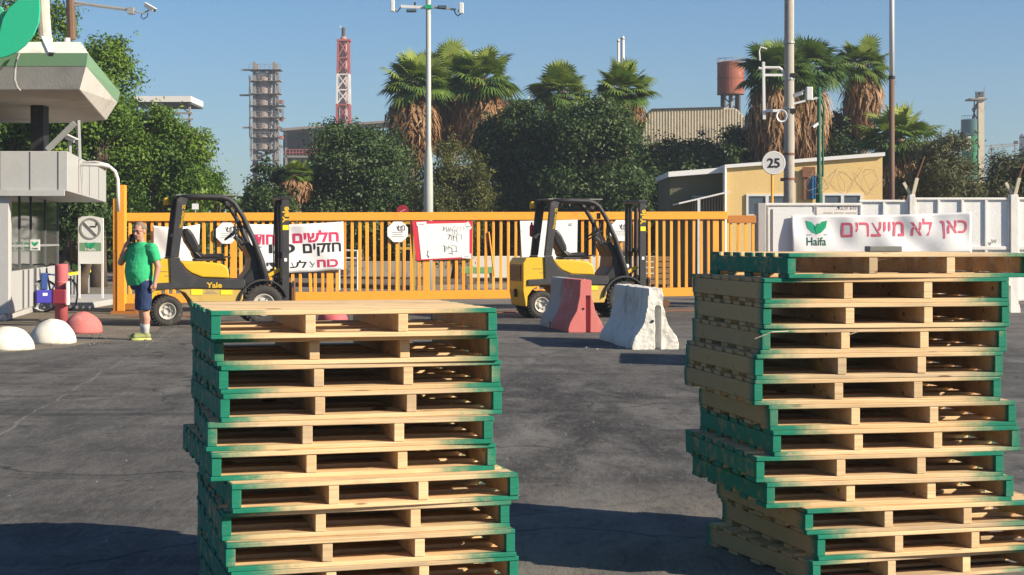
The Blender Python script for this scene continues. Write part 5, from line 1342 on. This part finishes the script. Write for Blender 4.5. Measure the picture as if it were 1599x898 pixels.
def tree(name, Y, base_px, blobs_px, n, L, W, mat, label, seed, trunk_r=.22, group=None, depth=.8, spread=.34, bark='bark', trunks=1, droop=0, per=16):
    t = empty(name, (0,0,0), 0, label, 'tree', group)
    k = Y/F
    blobs = []
    rr = random.Random(seed)
    for (cx, cy, rx, ry) in blobs_px:
        dy = rr.uniform(-.8,.8)
        p = P(cx, cy, Y); blobs.append(((p.x, Y+dy, p.z), (rx*k, max(rx,ry)*k*depth, ry*k)))
    crown('crown', blobs, n, L, W, mat, t, seed, spread, per, droop=droop)
    m = MB(); bx = X(base_px, Y)
    for q in range(trunks):
        bq = bx + (q-(trunks-1)/2)*.5
        top = blobs[q % len(blobs)][0]
        m.tube([(bq,Y,-.05),(bq+.05,Y,.5),(bq+(top[0]-bq)*.3+.12*q,Y+.05,max(.8,top[2]*.5)),(top[0],top[1],top[2])], [trunk_r*1.25,trunk_r,trunk_r*.75,trunk_r*.25], 9)
    for c, r in blobs:
        st_ = Vector((bx + (c[0]-bx)*.15, Y, max(.7, blobs[0][0][2]*.45)))
        e = Vector(c) + Vector((0,0,r[2]*.35)); mid = st_.lerp(e, .5) + Vector((rr.uniform(-.2,.2), rr.uniform(-.2,.2), .15))
        m.tube([st_, mid, e], [trunk_r*.5, trunk_r*.3, trunk_r*.08], 6)
        for _ in range(4):
            d = Vector((rr.uniform(-1,1)*r[0], rr.uniform(-1,1)*r[1], rr.uniform(-.3,.9)*r[2]))*.85
            m.tube([mid.lerp(e,.3), Vector(c)+d*.5, Vector(c)+d], [trunk_r*.2, trunk_r*.12, .012], 5)
    m.build('trunk', M[bark], t, smooth=True)
    return t
G = 'broad crowned trees behind the gate'
tree('leafy_tree', 54, 150, [(158,150,40,80),(165,95,28,36),(150,230,60,60),(120,200,60,60),(186,86,10,12)], 25200, 0.152, 0.073, M['bright_tree'], 'tall leafy tree rising behind the right edge of the canopy', 11, .3, G)
tree('leafy_tree', 56, 245, [(255,250,62,62),(285,290,45,55),(215,235,50,55),(200,300,60,50),(240,205,40,30),(305,265,22,36),(262,215,36,26)], 42000, 0.140, 0.068, M['bright_tree'], 'wide bright green tree between the booth and the left forklift roof', 12, .3, G)
tree('leafy_tree', 55, 30, [(20,60,50,75),(60,40,40,60),(35,190,60,55),(90,150,40,60),(15,250,40,40),(0,200,50,60)], 25200, 0.152, 0.073, M['bright_tree'], 'green tree filling the top left corner behind the canopy', 13, .3, G)
tree('leafy_tree', 58, 340, [(338,287,17,12),(322,305,30,22),(345,318,18,12)], 4200, 0.135, 0.062, M['bright_tree'], 'small leafy tree poking out right of the wide bright green tree', 14, .14, G)
tree('leafy_tree', 47, 112, [(110,338,42,26),(145,350,30,16),(80,345,35,18),(130,325,32,18)], 12600, 0.124, 0.062, M['ficus'], 'low dark double trunked tree shading the booth entrance', 15, .16, G, trunks=2)
tree('ficus_tree', 68, 555, [(558,255,66,60),(520,290,48,52),(600,290,46,60),(565,225,48,28),(540,340,70,50),(615,340,50,55)], 47600, 0.168, 0.090, M['ficus'], 'dark round ficus tree left of the lamp pole', 21, .35, G)
tree('ficus_tree', 66, 410, [(415,290,24,36),(425,330,40,40),(395,325,20,20)], 11200, 0.152, 0.078, M['ficus'], 'small dark tree below the scaffolded tower', 22, .18, G)
tree('olive_shrub_tree', 62, 712, [(712,255,32,40),(690,300,40,50),(725,320,36,48),(700,360,48,45),(745,290,16,30),(660,345,28,36)], 28000, 0.124, 0.050, M['olive_tree'], 'pale olive bushy tree just right of the lamp pole', 23, .2, G)
tree('ficus_tree', 69, 820, [(820,235,62,68),(785,270,52,60),(845,280,56,62),(800,320,62,50),(815,185,32,22),(770,215,24,24)], 47600, 0.168, 0.090, M['ficus'], 'large dark ficus tree right of the shaggy twin palms', 24, .35, G)
tree('ficus_tree', 67, 930, [(925,220,60,62),(960,260,46,70),(890,265,50,66),(930,310,66,52),(905,185,40,28),(950,180,34,22)], 47600, 0.168, 0.090, M['ficus'], 'large dark ficus tree above the right forklift', 25, .35, G)
tree('ficus_tree', 72, 1050, [(1040,262,48,44),(1020,310,42,52),(1075,280,48,42),(1010,260,26,34)], 25200, 0.168, 0.090, M['ficus'], 'dark ficus tree left of the olive annex', 26, .3, G)
tree('ficus_tree', 74, 1130, [(1130,235,48,34),(1150,270,44,36),(1100,262,40,34),(1165,230,20,20)], 22400, 0.168, 0.090, M['ficus'], 'ficus tree behind the roof of the olive annex', 27, .3, G)
tree('ficus_tree', 76, 1296, [(1296,235,28,36),(1310,205,16,26),(1325,225,20,30),(1270,235,20,26)], 12600, 0.157, 0.078, M['ficus'], 'dark ficus tree showing above the ochre house between the palms', 28, .2, G)
tree('tamarisk_tree', 60, 1490, [(1474,264,34,46),(1464,245,24,32),(1455,285,34,30),(1512,287,38,26)], 13000, .24, .05, M['tamarisk'], 'feathery grey green tree behind the wall, left of the silo tower', 31, .2, G, spread=.4, droop=.2)
tree('tamarisk_tree', 62, 1575, [(1572,274,40,32),(1597,270,34,28),(1555,295,50,20),(1620,272,40,34)], 10000, .24, .05, M['tamarisk'], 'feathery grey green tree at the right edge behind the wall', 32, .2, G, spread=.4, droop=.2)
tree('tamarisk_tree', 63, 1440, [(1440,265,28,40),(1430,295,28,20)], 4500, .24, .06, M['tamarisk'], 'low grey green tree beside the young fan palm', 33, .16, G, spread=.4)
# dense undergrowth behind the trunks
def hedge(name, px0, px1, Y, ptop, n, mat, seed, label):
    rg = np.random.default_rng(seed)
    px = rg.uniform(px0, px1, n); y = Y + rg.uniform(-1.5, 1.5, n)
    zt = HC + (HY-ptop)*Y/F; z = rg.uniform(.1, 1, n)**.8*zt*(.85+.2*np.sin(px*.07+seed))
    cen = np.stack([(px-800)*Y/F, y, z], 1); nn = rg.normal(size=(n,3)); nn[:,1] -= .5; nn /= np.linalg.norm(nn,axis=1,keepdims=True)
    v, f = leaf_quads(cen, nn, .42, .24, rg)
    o = set_np(name, mat, v, f, None, rg.uniform(0,1,n)); o['kind'] = 'stuff'; return o
hedge('undergrowth', 335, 1190, 78, 300, 26000, M['ficus'], 5, '')
hedge('undergrowth', 1395, 1640, 70, 300, 9000, M['tamarisk'], 6, '')
hedge('undergrowth', -40, 330, 64, 290, 12000, M['ficus'], 7, '')

# ------------------------------------------------------------------ palms
def palm(px, pyc, Y, rad_px, skirt_px, label, seed, nf=40, skirt_w=1.0, mat='palm_leaf', lean=0, group='fan palms above the trees', up_only=-.35, trunk_r=.24):
    rg = np.random.default_rng(seed); k = Y/F
    t = empty('fan_palm', (X(px,Y), Y, 0), 0, label, 'palm', group)
    zc = Z(pyc, Y); Rr_ = rad_px*k*1.40
    vs_, tint = [], []
    def strip(p0, p1, p2, w0, w1, side, tn):
        vs_.extend([p0 - side*w0, p0 + side*w0, p1 + side*w1, p1 - side*w1, p1 - side*w1, p1 + side*w1, p2 + side*.006, p2 - side*.006]); tint.extend([tn, tn])
    def fan(o, d, pet, fr, tn, drp, nb=17, wid=1.0):
        d = d/np.linalg.norm(d); up = np.array([0,0,1.]); s = np.cross(d, up); ns = np.linalg.norm(s)
        s = np.array([1.,0,0]) if ns < .15 else s/ns
        roll = rg.uniform(-.5,.5); nrm = np.cross(s, d); s2 = s*math.cos(roll) + nrm*math.sin(roll)
        c = o + d*pet + np.array([0,0,-.10*pet])
        strip(o, (o+c)/2 + np.array([0,0,.02]), c, .018, .014, s2, tn)
        for i in range(nb):
            a = (i/(nb-1)-.5)*math.radians(200)
            b = d*math.cos(a) + s2*math.sin(a)
            ln = fr*(.72+.28*math.cos(a))*rg.uniform(.9,1.08)
            nrm2 = np.cross(d, s2); sd = np.cross(b, nrm2); sd /= np.linalg.norm(sd)+1e-9
            m1 = c + b*ln*.58 + np.array([0,0,-drp*.12*ln]); e = c + b*ln + np.array([0,0,-drp*ln*.62])
            strip(c, m1, e, .010, ln*.062*wid, sd, tn + rg.uniform(-.12,.12))
    o = np.array([rg.uniform(-.15,.15),0,zc - Rr_*.10]); nf = int(nf*2.3)
    for i in range(nf):
        az = i*2.39996 + rg.uniform(-.2,.2); u = i/(nf-1)
        el = math.asin(np.clip(1 - (1-up_only)*u**.9, -1, 1))
        d = np.array([math.cos(az)*math.cos(el), math.sin(az)*math.cos(el), math.sin(el)])
        r_ = Rr_*rg.uniform(.72,1.12)
        fan(o, d + rg.normal(size=3)*.12, r_*rg.uniform(.42,.62), r_*rg.uniform(.38,.52), .95-.75*u*rg.uniform(.5,1.1)+rg.uniform(-.15,.15), .25+.5*u)
    set_np('frond_crown', M[mat], np.array(vs_), np.arange(len(vs_)).reshape(-1,4), t, tint)
    if skirt_px:
        vs_.clear(); tint.clear(); H = skirt_px*k; top = zc - Rr_*.25
        n = int(1600*skirt_w)
        for i in range(n):
            az = rg.uniform(0,6.283); u = rg.uniform(0,1)**.8
            rad = (.26 + .95*skirt_w*math.sin(math.pi*min(1,.22+.70*u))**.8) * rg.uniform(.5,1.05)
            z0 = top - u*H*.78; ln = min(H*.5, rg.uniform(.6,1.35))
            ca, sa = math.cos(az), math.sin(az)
            p0 = np.array([rad*.55*ca, rad*.55*sa, z0 + .1]); p1 = np.array([rad*ca, rad*sa, z0 - ln*.45]); 
            a2 = az + rg.uniform(-.25,.25); r2 = rad*rg.uniform(.8,1.2)
            p2 = np.array([r2*math.cos(a2), r2*math.sin(a2), z0 - ln])
            side = np.array([-sa, ca, 0.]); q = rg.uniform(-.6,.6); side = side*math.cos(q) + np.array([ca,sa,0])*math.sin(q)
            strip(p0, p1, p2, .02, rg.uniform(.025,.07), side, rg.uniform(0,1)*.9 - .25*u + .15)
        for i in range(int(16*skirt_w)):       # half dead fans folded down
            az = rg.uniform(0,6.283); el = rg.uniform(-1.2,-.6)
            d = np.array([math.cos(az)*math.cos(el), math.sin(az)*math.cos(el), math.sin(el)])
            fan(np.array([0,0,top+.1]), d, Rr_*.42, Rr_*.5, rg.uniform(.3,1), 1.3, 13, .7)
        set_np('dead_frond_skirt', M['skirt'], np.array(vs_), np.arange(len(vs_)).reshape(-1,4), t, tint)
    zs = np.linspace(-.05, zc-.1, 26)
    m = MB().tube([(lean*(1-z/zc)**2, 0, z) for z in zs], [trunk_r*(1.25 if z < .6 else 1)*(1+.07*(-1)**i) for i, z in enumerate(zs)], 12)
    m.build('trunk', M['palm_bark'], t)
    return t
palm(645,124,76,46,112,'leftmost big shaggy fan palm with a long brown skirt', 41, 44, 1.05)
palm(700,112,80,46,112,'shaggy fan palm just right of the lamp pole, highest of the three', 42, 44, 1.1)
palm(752,118,77,47,106,'shaggy fan palm right of the lamp pole cluster, broad brown skirt', 43, 44, 1.15)
palm(878,140,80,42,40,'fan palm rising behind the ficus, left of the two thin stacks', 44, 40, .7)
palm(972,134,71,40,60,'fan palm below the two thin stacks with a pale visible trunk', 45, 42, .7)
palm(1208,104,70,50,140,'big shaggy fan palm left of the concrete pole', 46, 46, .92, 'palm_dark')
palm(1256,98,73,52,150,'big shaggy fan palm right of the concrete pole', 47, 46, .90, 'palm_dark')
palm(1347,96,75,37,84,'shaggy fan palm just left of the white and brown pole', 48, 42, .72)
palm(1405,212,66,54,88,'low fan palm right of the white and brown pole', 49, 40, 1.0)
palm(460,268,66,23,34,'small fan palm below the scaffolded tower', 50, 30, .45, trunk_r=.26)

# ------------------------------------------------------------------ industrial plant in the distance
def pb_(mb, a, b, t, u, Y, dep): return mb.box(X(a,Y), X(b,Y), Y, Y+dep, Z(u,Y), Z(t,Y))
tw = empty('scaffolded_tower', (0,0,0), 0, 'grey steel process tower with stacked platforms and stair braces', 'tower')
Y = 215; lv = [108,125,145,164,182,200,214,232,249]
for a, t, u in ((390,120,246),(434,112,262),(440,158,186)):
    m = MB(); pb_(m, a, a+1.5, t, u, Y-.4, .15); m.build('outer_post', M['far_steel'], tw)
for a in (397, 428):
    for dy in (0, 1.9): m = MB(); m.box(X(a,Y)-.2, X(a,Y)+.2, Y+dy, Y+dy+.35, 0, Z(97,Y)); m.build('post', M['far_steel'], tw)
for i, py in enumerate(lv):
    a, b_ = (388, 438) if py < 150 else ((389, 443) if py < 190 else (391, 436))
    m = MB(); pb_(m, a, b_, py, py+1.3, Y-.5, 2.2); m.build('platform', M['far_steel'] if i % 3 else M['far_dark'], tw)
    m = MB(); 
    for dz in (4, 8): pb_(m, a, b_, py-dz, py-dz+.6, Y-.6, .06)
    for q in np.linspace(a, b_-.5, 7): pb_(m, q, q+.5, py-8, py, Y-.6, .06)
    m.build('handrail', M['far_steel'], tw)
    if i: 
        s = (398, lv[i]-1, 427, lv[i-1]+4)
        MB().bar(P(s[0],s[1],Y+.6), P(s[2],s[3],Y+.6), .36).build('diagonal_brace', M['far_steel'], tw)
m = MB(); m.lathe([(.95,Z(235,Y)),(.95,Z(120,Y)),(.7,Z(114,Y)),(.2,Z(112,Y))], 18, (X(411,Y),Y+1.0,0)); m.build('vessel', paint('dusty_vessel',(.36,.29,.26),.7,.5), tw)
m = MB(); m.lathe([(.85,0),(.85,Z(122,Y)),(1.05,Z(122,Y)),(1.05,Z(113,Y)),(.3,Z(110,Y))], 18, (X(408,Y),Y+.9,0)); 
MB().lathe([(.2,Z(124,Y)),(.95,Z(124,Y)),(.95,Z(113,Y)),(.3,Z(111,Y))], 18, (X(409,Y),Y+1.1,0)).build('white_drum', M['far_white'], tw)
for a, b_, py, mt in ((376,393,109,'far_steel'),(374,392,148.5,'far_dark'),(378,394,199,'far_steel')): m = MB(); pb_(m, a, b_, py-1.2, py+1.2, Y-.3, .5); m.build('jib_beam', M[mt], tw)
m = MB(); pb_(m, 403, 421, 257, 268, Y-.7, 1.5); m.build('white_cabin', M['far_white'], tw)
for i in range(6):
    m = MB(); pb_(m, 430+i%3*3, 440-i%2*2, 156+i*14, 160+i*14, Y+.5, 2); m.build('side_duct', M['far_dark'] if i % 2 else M['tank_rust'], tw)
for a, t, u in ((442,160,184),(389,118,214),(392,204,244),(437,214,262),(430,96,130)): m = MB(); pb_(m, a, a+.9, t, u, Y+.3, .1); m.build('ladder', M['far_steel'], tw)
m = MB()
for i in range(26): 
    a = 399 + (i*7.3) % 28; u = 190 + (i*11.7) % 62; pb_(m, a, a+3.4, u, u+3.2, Y+1.2+.2*(i%5), .8)
m.build('pipework', M['far_dark'], tw)
hl = empty('open_plant_hall', (0,0,0), 0, 'dark open steel hall with red railings right of the scaffolded tower', 'hall')
Y = 230
MB().prism([(X(440,Y),Z(206,Y)),(X(640,Y),Z(190,Y)),(X(640,Y),Z(187,Y)),(X(440,Y),Z(202,Y))], Y-2, Y+8).build('roof', M['far_steel'], hl)
m = MB(); pb_(m, 442, 640, 208, 300, Y+7, .4); m.build('back_wall', M['far_dark'], hl)
for a in (445, 487, 530): m = MB(); pb_(m, a, a+3, 204, 330, Y, .4); m.build('column', M['far_steel'], hl)
m = MB(); pb_(m, 442, 560, 212, 214, Y+.5, .3); m.build('truss', M['pole_green'], hl)
m = MB(); pb_(m, 442, 560, 243, 246, Y, 7); m.build('deck', M['far_steel'], hl)
m = MB()
for q in range(442, 540, 5): pb_(m, q, q+1, 233, 242, Y, .2)
pb_(m, 442, 540, 233, 234, Y-.02, .2); pb_(m, 442, 540, 237.5, 238.5, Y-.02, .2); m.build('railing', M['far_red'], hl)
m = MB(); pb_(m, 482, 540, 251, 258, Y-4, 4); m.build('green_sheet', M['green_roof'], hl)
for i in range(8): m = MB(); pb_(m, 446+i*9, 452+i*9, 248-(i*5)%9, 300, Y+1.5, 2); m.build('machine', M['far_steel'] if i%2 else M['far_dark'], hl)
ch = empty('lattice_chimney', (0,0,0), 0, 'red and white banded lattice chimney tower', 'chimney')
Y = 250; cx = X(536.5,Y)
def hw(py): return (7.7 + (py-60)/135*2.2)*Y/F
bands = [(62,90,'far_red'),(90,116,'far_red'),(116,140,'far_white'),(140,163,'far_white'),(163,190,'far_red'),(190,240,'far_red'),(240,377,'far_white')]
for t, u, mt in bands:
    m = MB(); w0, w1 = hw(u), hw(t); z0, z1 = Z(u,Y)+.01, Z(t,Y)
    for sx_ in (-1,1):
        for sy in (-1,1): m.bar((cx+sx_*w0, Y+sy*w0, z0), (cx+sx_*w1, Y+sy*w1, z1), .30)
    for sy in (-1,1):
        m.bar((cx-w0,Y+sy*w0,z0),(cx+w1,Y+sy*w1,z1),.16); m.bar((cx+w0,Y+sy*w0,z0),(cx-w1,Y+sy*w1,z1),.16); m.bar((cx-w1,Y+sy*w1,z1-.1),(cx+w1,Y+sy*w1,z1-.1),.2)
        m.bar((cx+sy*w0,Y-w0,z0),(cx+sy*w1,Y+w1,z1),.16); m.bar((cx+sy*w1,Y-w1,z1-.1),(cx+sy*w1,Y+w1,z1-.1),.2)
    m.build('lattice_section', M[mt], ch)
MB().lathe([(.52,0),(.52,Z(60,Y)),(.3,Z(57,Y))], 14, (cx,Y,0)).build('flue', paint('pinkish_flue',(.40,.24,.20),.7,.4,scale=.5), ch)
MB().lathe([(.30,Z(57,Y)),(.30,Z(44,Y)),(.2,Z(43,Y))], 12, (cx,Y,0)).build('flue_tip', M['far_dark'], ch)
m = MB(); pb_(m, 525.5, 547, 61, 63.5, Y-1, 2); m.build('top_platform', M['far_red'], ch)
MB().tube([P(534,46,Y), P(531,40,Y)], .06, 5).build('lightning_rod', M['far_white'], ch)
lb = empty('flat_roofed_gantry', (0,0,0), 0, 'far pale flat roof on an open steel frame above the left trees', 'gantry')
Y = 150
m = MB(); pb_(m, 205, 298, 150, 159, Y, 6); m.build('roof', M['far_white'], lb)
m = MB(); pb_(m, 205, 299, 159.2, 163, Y+.3, 5.5); m.build('fascia_beam', M['far_dark'], lb)
for a in (212, 248, 255, 294): m = MB(); pb_(m, a, a+3, 163, 330, Y+1, .3); m.build('column', M['far_steel'], lb)
for a in (215, 262): 
    MB().bar(P(a,175,Y+1.2), P(a+16,164,Y+1.2), .10).build('brace', M['far_steel'], lb); MB().bar(P(a+16,164,Y+1.2), P(a+32,175,Y+1.2), .10).build('brace', M['far_steel'], lb)
m = MB(); pb_(m, 205, 300, 175, 178, Y+.8, .3); pb_(m, 285, 302, 185, 187, Y+.8, .3); m.build('rail_beam', M['far_steel'], lb)
m = MB(); pb_(m, 300, 318, 205, 206.5, Y+.8, .2); pb_(m, 316, 317.5, 205, 240, Y+.8, .2); m.build('pipe_frame', M['far_white'], lb)
for px, top, w, lab in ((965.5,62,4,'left of two thin pale stacks above the palm'), (972.5,58,5.5,'right and thicker of two thin pale stacks above the palm')):
    Y = 205 + (px-965); r = w/2*Y/F
    s = empty('thin_stack', (X(px,Y),Y,0), 0, lab, 'stack', 'thin stacks')
    MB().lathe([(r,0),(r,Z(top,Y)),(r*.6,Z(top,Y)+.1)], 14).build('flue', M['far_white'], s); MB().lathe([(r*1.2,Z(top+4,Y)),(r*1.2,Z(top+2,Y))], 14).build('collar', M['far_steel'], s)
sd = empty('ribbed_concrete_shed', (0,0,0), 0, 'large ribbed concrete shed with sloped corners behind the right trees', 'shed')
Y = 108
MB().prism([(X(1002,Y),0),(X(1167,Y),0),(X(1167,Y),Z(188,Y)),(X(1150,Y),Z(170,Y)),(X(1132,Y),Z(168,Y)),(X(1018,Y),Z(171,Y)),(X(1002,Y),Z(190,Y))], Y, Y+14).build('wall', M['shed_concrete'], sd)
m = MB()
for i in range(36):
    a = 1004 + i*4.5; tp = 189-(a-1002)*1.15 if a < 1018 else (171.5-(a-1018)*.03 if a < 1132 else 169+max(0,(a-1150))*1.06)
    m.box(X(a,Y), X(a,Y)+.085, Y-.07, Y-.004, 0, Z(tp+1,Y))
m.build('rib', M['shed_concrete'], sd)
MB().prism([(X(1000,Y),Z(190,Y)),(X(1017,Y),Z(170,Y)),(X(1132,Y),Z(167,Y)),(X(1132,Y),Z(168,Y)+.002),(X(1018,Y),Z(171,Y)+.002),(X(1002,Y),Z(190.4,Y)+.002)], Y-.2, Y+14).build('roof_edge', M['far_dark'], sd)
sd2 = empty('ribbed_concrete_shed', (0,0,0), 0, 'pale concrete gable wall seen between the palms right of the green pole', 'shed')
MB().prism([(X(1200,Y+4),0),(X(1306,Y+4),0),(X(1306,Y+4),Z(186,Y+4)),(X(1290,Y+4),Z(167,Y+4)),(X(1200,Y+4),Z(165,Y+4))], Y+4, Y+16).build('wall', M['shed_concrete'], sd2)
cb = MB(); pb_(cb, 1171, 1188, 176, 290, 84, 2); o = cb.build('concrete_pillar', M['old_concrete'], bevel=.05); tag(o, 'grey concrete pillar block just left of the big shaggy palm', 'pillar')
tk = empty('rusty_water_tank', (X(1141,126),126,0), 0, 'rust red peeling water tank with a top rail left of the palms', 'tank')
k = 126/F; r = 21*k
MB().lathe([(r*.2,Z(147,126)),(r,Z(147,126)),(r,Z(99,126)),(r*.6,Z(96,126)),(.05,Z(95,126))], 28).build('drum', M['tank_rust'], tk, smooth=False)
for py in (147, 123, 99): MB().lathe([(r*.9,Z(py,126)-.04),(r*1.02,Z(py,126)-.04),(r*1.02,Z(py,126)+.04),(r*.9,Z(py,126)+.04)], 28).build('hoop', M['rust'], tk)
m = MB()
for a in np.linspace(0, 6.283, 13)[:-1]: m.tube([(r*math.cos(a), r*math.sin(a), Z(99,126)), (r*math.cos(a), r*math.sin(a), Z(92.5,126))], .025, 5)
m.tube([(r*math.cos(a), r*math.sin(a), Z(92.5,126)) for a in np.linspace(0,6.283,25)], .025, 5); m.build('rail', M['far_steel'], tk)
for a in (.8, 2.4, 3.9, 5.5): MB().tube([(r*.75*math.cos(a), r*.75*math.sin(a), 0), (r*.75*math.cos(a), r*.75*math.sin(a), Z(147,126))], .14, 8).build('leg', M['far_dark'], tk)
MB().tube([(0,0,0),(0,0,Z(147,126)-.01)], .16, 10).build('riser_pipe', M['far_steel'], tk)
for a in (.8, 2.4, 3.9, 5.5):
    MB().bar((r*.75*math.cos(a), r*.75*math.sin(a), Z(170,126)), (r*.75*math.cos(a+1.57), r*.75*math.sin(a+1.57), Z(149,126)), .08).build('brace', M['far_dark'], tk)
si = empty('silo_tower', (0,0,0), 0, 'teal and green silo beside a tall pale column with a rooftop platform', 'silo')
Y = 195; k = Y/F
def cyl(a, b_, t, u, mt, nm, dy=0): 
    rr = (b_-a)/2*k; MB().lathe([(rr,Z(u,Y)),(rr,Z(t,Y))], 24, (X((a+b_)/2,Y),Y+dy,0)).build(nm, M[mt], si)
cyl(1501,1530,187,212,'far_teal','silo_drum'); cyl(1501.5,1532,212.2,236,'far_green','silo_drum',.1); m = MB(); pb_(m, 1509, 1516, 213, 235, Y-1.25, .1); m.build('white_stripe', M['far_white'], si)
cyl(1502,1530,236.2,377,'far_green','silo_drum')
m = MB(); pb_(m, 1528, 1537, 152, 377, Y-1, .8); m.build('column', M['shed_concrete'], si)
m = MB(); pb_(m, 1516, 1542, 153, 155.5, Y-1.3, 2.5); m.build('platform', M['far_steel'], si)
m = MB(); pb_(m, 1530, 1536, 143, 152.8, Y-.6, 1); pb_(m, 1524, 1526, 143, 152.8, Y-.6, .3); pb_(m, 1526.2, 1529, 147, 152.8, Y-.6, .5); m.build('motor', M['far_dark'], si)
m = MB(); pb_(m, 1536.8, 1537.4, 136, 152.8, Y-.6, .1); m.build('rod', M['far_steel'], si)
for s in ((1518,186,1527,158),(1521,186,1521.5,156),(1526,187,1518,170),(1519,170,1527,160),(1520,169,1538,169)): MB().bar(P(s[0],s[1],Y-.5), P(s[2],s[3],Y-.5), .12).build('frame_strut', M['far_dark'], si)
m = MB()
for a in range(1502, 1530, 4): pb_(m, a, a+.4, 180, 186.8, Y, .05)
pb_(m, 1502, 1518, 180, 180.5, Y-.06, .05); m.build('handrail', M['far_steel'], si)
wt = empty('white_storage_tank', (X(1601,190),190,0), 0, 'white storage tank cut by the right picture edge', 'tank')
MB().lathe([(.65,0),(.65,Z(212,190)),(.4,Z(209,190)),(.05,Z(208,190))], 20).build('shell', M['far_white'], wt); MB().lathe([(.66,Z(216,190)),(.68,Z(214,190))], 20).build('band', M['far_steel'], wt)
pr = empty('pipe_rack', (0,0,0), 0, 'thin distant pipe rack right of the silo column', 'pipe rack')
for a, b_, py in ((1538,1592,226),(1545,1590,229)): MB().bar(P(a,py+2,200), P(b_,py-2,200), .10).build('pipe', M['far_steel'], pr)
for a in (1548, 1585): MB().bar(P(a,226,200), P(a,377+1.5,200), .14).build('trestle', M['far_steel'], pr)
MB().box(P(1586,0,200).x-.2, P(1586,0,200).x+.25, 199.9, 200.1, Z(225,200), Z(220,200)).build('lamp_head', M['far_dark'], pr)
rb_ = empty('far_rooftop', (0,0,0), 0, 'low far rooftop with a white corner post between palms and ficus', 'building')
m = MB(); pb_(m, 788, 826, 158, 300, 140, 5); m.build('wall', M['far_steel'], rb_); m = MB(); pb_(m, 786, 824, 155.5, 157.9, 139.5, 6); m.build('roof', M['pole_green'], rb_); m = MB(); pb_(m, 824.2, 827, 150, 164, 139.4, .3); m.build('corner_post', M['far_white'], rb_)
fb = empty('far_building', (0,0,0), 0, 'tiny pale far building below the sky gap left of the scaffolded tower', 'building')
m = MB(); pb_(m, 372, 390, 312, 377, 320, 8); m.build('wall', M['far_white'], fb); m = MB(); pb_(m, 371, 391, 310.5, 311.9, 319.5, 9); m.build('roof', M['far_steel'], fb)

# thin summer haze over the yard and the plant
hz = MB().box(-330, 330, -12, 420, -1, 42).build('haze', bpy.data.materials.new('haze_air')); hz['kind'] = 'stuff'
hm = hz.data.materials[0]; hm.use_nodes = True; ht = hm.node_tree; ht.nodes.remove(ht.nodes['Principled BSDF'])
pv = ht.nodes.new('ShaderNodeVolumePrincipled'); pv.inputs['Color'].default_value = (.80,.88,1,1); pv.inputs['Density'].default_value = .00065; pv.inputs['Anisotropy'].default_value = .2
ht.links.new(pv.outputs[0], ht.nodes['Material Output'].inputs['Volume'])
